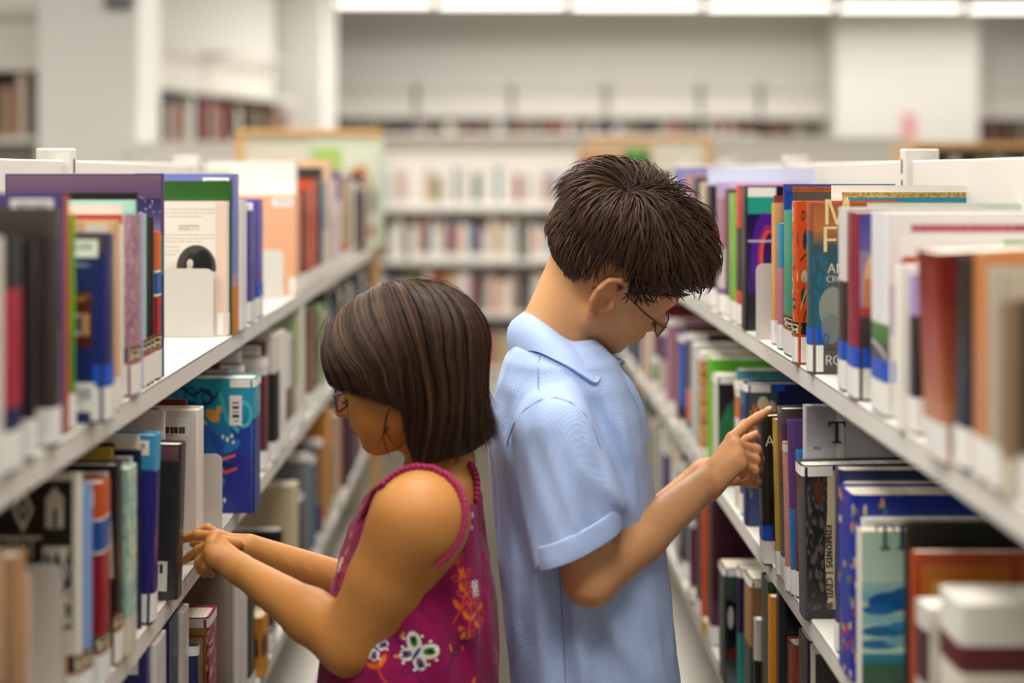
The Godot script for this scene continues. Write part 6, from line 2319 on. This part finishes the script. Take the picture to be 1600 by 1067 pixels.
	var paths := [[[596, 758], [608, 746], [626, 735], [650, 728], [676, 730], [700, 743], [717, 762], [726, 788], [726, 818], [718, 845], [701, 868], [682, 884]], [[744, 782], [746, 764], [745, 746], [741, 733], [735, 724]], [[597, 757], [582, 774], [569, 800], [558, 832], [549, 866]]]
	for d in paths:
		var on := []
		for q in d:
			on.append(drape(worn, q[0], q[1], zc, .0035, 1.0))
		for pass_ in 2:
			for q in range(1, on.size() - 1):
				on[q].z = (on[q - 1].z + on[q].z * 2.0 + on[q + 1].z) / 4.0
		for s in 2:
			var pts := PackedVector3Array()
			var r := PackedFloat32Array()
			var cv := Curve3D.new()
			for j in on.size():
				var tn: Vector3 = (on[mini(j + 1, on.size() - 1)] - on[maxi(j - 1, 0)]) / 6.0
				cv.add_point(on[j], -tn, tn)
			var L := cv.get_baked_length()
			var n := int(L / .002)
			for j in n + 1:
				var t := L * j / n
				var w := t * TAU / .014 + s * PI
				pts.append(cv.sample_baked(t) + Vector3(cos(w) * .0016, cos(w) * .0016, sin(w) * .0022))
				r.append(.0031)
			var b := MB.new()
			b.tube(pts, r, 7)
			put("strap", b.mesh(), mag, who)
	# gathered hem of the neckline at the back, and sandals
	for s in [-1.0, 1.0]:
		var hip := at(640, 1180, zc) + Vector3(0, 0, .055 * s)
		var ankle := Vector3(hip.x + s * .02, .05, hip.z)
		var sh := Field.new()
		sh.capsule(ankle + Vector3(.03, -.036, 0), ankle + Vector3(-.13, -.036, 0), .0135, .0135, .02)
		sh.capsule(ankle + Vector3(-.05, -.02, -.02), ankle + Vector3(-.05, -.02, .02), .024, .024, .01)
		var sm := MB.new()
		sh.mesh_into(sm, ankle - Vector3(.17, .06, .06), ankle + Vector3(.08, .05, .06), .007, func(p): return lin("6a4a34"))
		put("sandal", sm.mesh(), tinted(.7, .3), who)

func dress_print() -> ImageTexture:
	var a := Art.new(1024, 1024, Color("8e1450"))
	# place marks by metres: girth from the middle of the near side (+ towards the back) and height below the top edge
	var rg := RandomNumberGenerator.new()
	rg.seed = 33
	for k in 26:
		var x := rg.randf(); var y := rg.randf_range(.5, 1.0)
		vine(a, x * 1024, y * 1024, rg, 1.0)
	# marks on the near side, as they lie there
	for q in [[.06, .15], [.085, .135], [.075, .185], [.045, .20], [.10, .18], [.02, .215], [-.05, .205], [-.075, .19], [-.02, .21], [-.15, .135], [-.13, .12]]:
		vine(a, (.5 + q[0] / .5) * 1024, q[1] / .5 * 1024, rg, 1.15)
	for q in [[.103, .117, 24.0, .2], [-.146, .098, 22.0, -.2], [.118, .030, 9.0, .4], [.112, .044, 7.0, .9], [-.16, .03, 9.0, .1]]:
		butterfly(a, (.5 + q[0] / .5) * 1024, q[1] / .5 * 1024, q[2], q[3], false)
	for q in [[.012, .180, 46.0, .55], [-.036, .172, 34.0, -.9]]:
		butterfly(a, (.5 + q[0] / .5) * 1024, q[1] / .5 * 1024, q[2], q[3], true)
	for k in 40:
		# more of it round the back and down the skirt
		var x := rg.randf(); var y := rg.randf_range(.5, 1.0)
		if k % 4 == 0 and (x < .3 or x > .75):
			butterfly(a, x * 1024, y * 1024, rg.randf_range(24, 50), rg.randf_range(-.5, .5), k % 8 == 0)
	return a.texture()

func vine(a: Art, x: float, y: float, rg: RandomNumberGenerator, s: float):
	var col := Color("d8561c") if rg.randf() < .7 else Color("4a1a50")
	var p := Vector2(x, y)
	var ang := rg.randf_range(-2.4, -.7)
	for k in 7:
		var q := p + Vector2(cos(ang), sin(ang)) * 17.0 * s
		a.stroke(p, q, 4.2, col)
		if k % 2 == 1:
			for sg in [-1.0, 1.0]:
				var c := q + Vector2(cos(ang + sg * .9), sin(ang + sg * .9)) * 15.0 * s
				a.ellipse(c.x, c.y, 14.0 * s, 6.5 * s, ang + sg * .9, col)
				a.ellipse(c.x, c.y, 10.0 * s, 3.8 * s, ang + sg * .9, Color("8e1450") if rg.randf() < .6 else Color("e07a30"))
		p = q
		ang += rg.randf_range(-.32, .32)

func butterfly(a: Art, x: float, y: float, r: float, rot: float, big: bool):
	for sg in [-1.0, 1.0]:
		for part in 2:
			var ang: float = rot + (sg * (.75 if part == 0 else 2.2)) - PI / 2
			var L: float = r * (.62 if part == 0 else .46)
			var c := Vector2(x + cos(ang) * L, y + sin(ang) * L)
			a.ellipse(c.x, c.y, r * (.60 if part == 0 else .44), r * (.40 if part == 0 else .34), ang, Color("e6e2da"))
			a.ellipse(c.x + cos(ang) * r * .1, c.y + sin(ang) * r * .1, r * .34, r * .2, ang, Color("3f7a3a") if big and part == 0 else Color("6a5a8a") if big else Color("d8c8d8"))
			a.ellipse(c.x + cos(ang) * r * .14, c.y + sin(ang) * r * .14, r * .18, r * .09, ang, Color("1e2a22") if big else Color("5a3a6a"))
			for k in 3:
				var e := ang + (k - 1) * .5
				a.ellipse(x + cos(e) * r * 1.02 * (1.0 if part == 0 else .8), y + sin(e) * r * 1.02 * (1.0 if part == 0 else .8), r * .09, r * .07, 0, Color("f0ede6"))
	a.ellipse(x, y, r * .42, r * .09, rot - PI / 2, Color("2f4a6a") if big else Color("2a6a4a"))

func _ready():
	setup_view_first()
	build_room()
	build_ranges()
	far_bookcase()
	wall_shelving()
	neighbour_ranges()
	case_backs()
	build_books()
	end_displays()
	build_people()

func setup_view_first():
	make_materials()
	setup_view()

func end_displays():
	# picture books stood face out before the wooden end panels
	var o := thing("picture_book", Vector3(-.515, EYE + SHELF.L.y[0] + .0005, -4.87))
	tag(o, "big pale picture book with a lime patch, face out at the left end panel", "book")
	put("cover", box_mesh(Vector3(-.13, 0, -.01), Vector3(.13, .372, .01), .003), paint(Color("b8c0aa"), .4), o)
	var b := MB.new()
	b.quad(Vector3(-.128, .002, .0106), Vector3(.128, .002, .0106), Vector3(.128, .37, .0106), Vector3(-.128, .37, .0106))
	put("cover_print", b.mesh(), art("greenpic"), o)
	var o2 := thing("picture_book", Vector3(.485, EYE + SHELF.R.y[0] + .0005, -5.82))
	tag(o2, "wide rust and green picture book, face out at the right end panel", "book")
	put("cover", box_mesh(Vector3(-.15, 0, -.01), Vector3(.15, .375, .01), .003), paint(Color("a87860"), .4), o2)
	var b2 := MB.new()
	b2.quad(Vector3(-.148, .002, .0106), Vector3(.148, .002, .0106), Vector3(.148, .373, .0106), Vector3(-.148, .373, .0106))
	put("cover_print", b2.mesh(), art("rightpic"), o2)
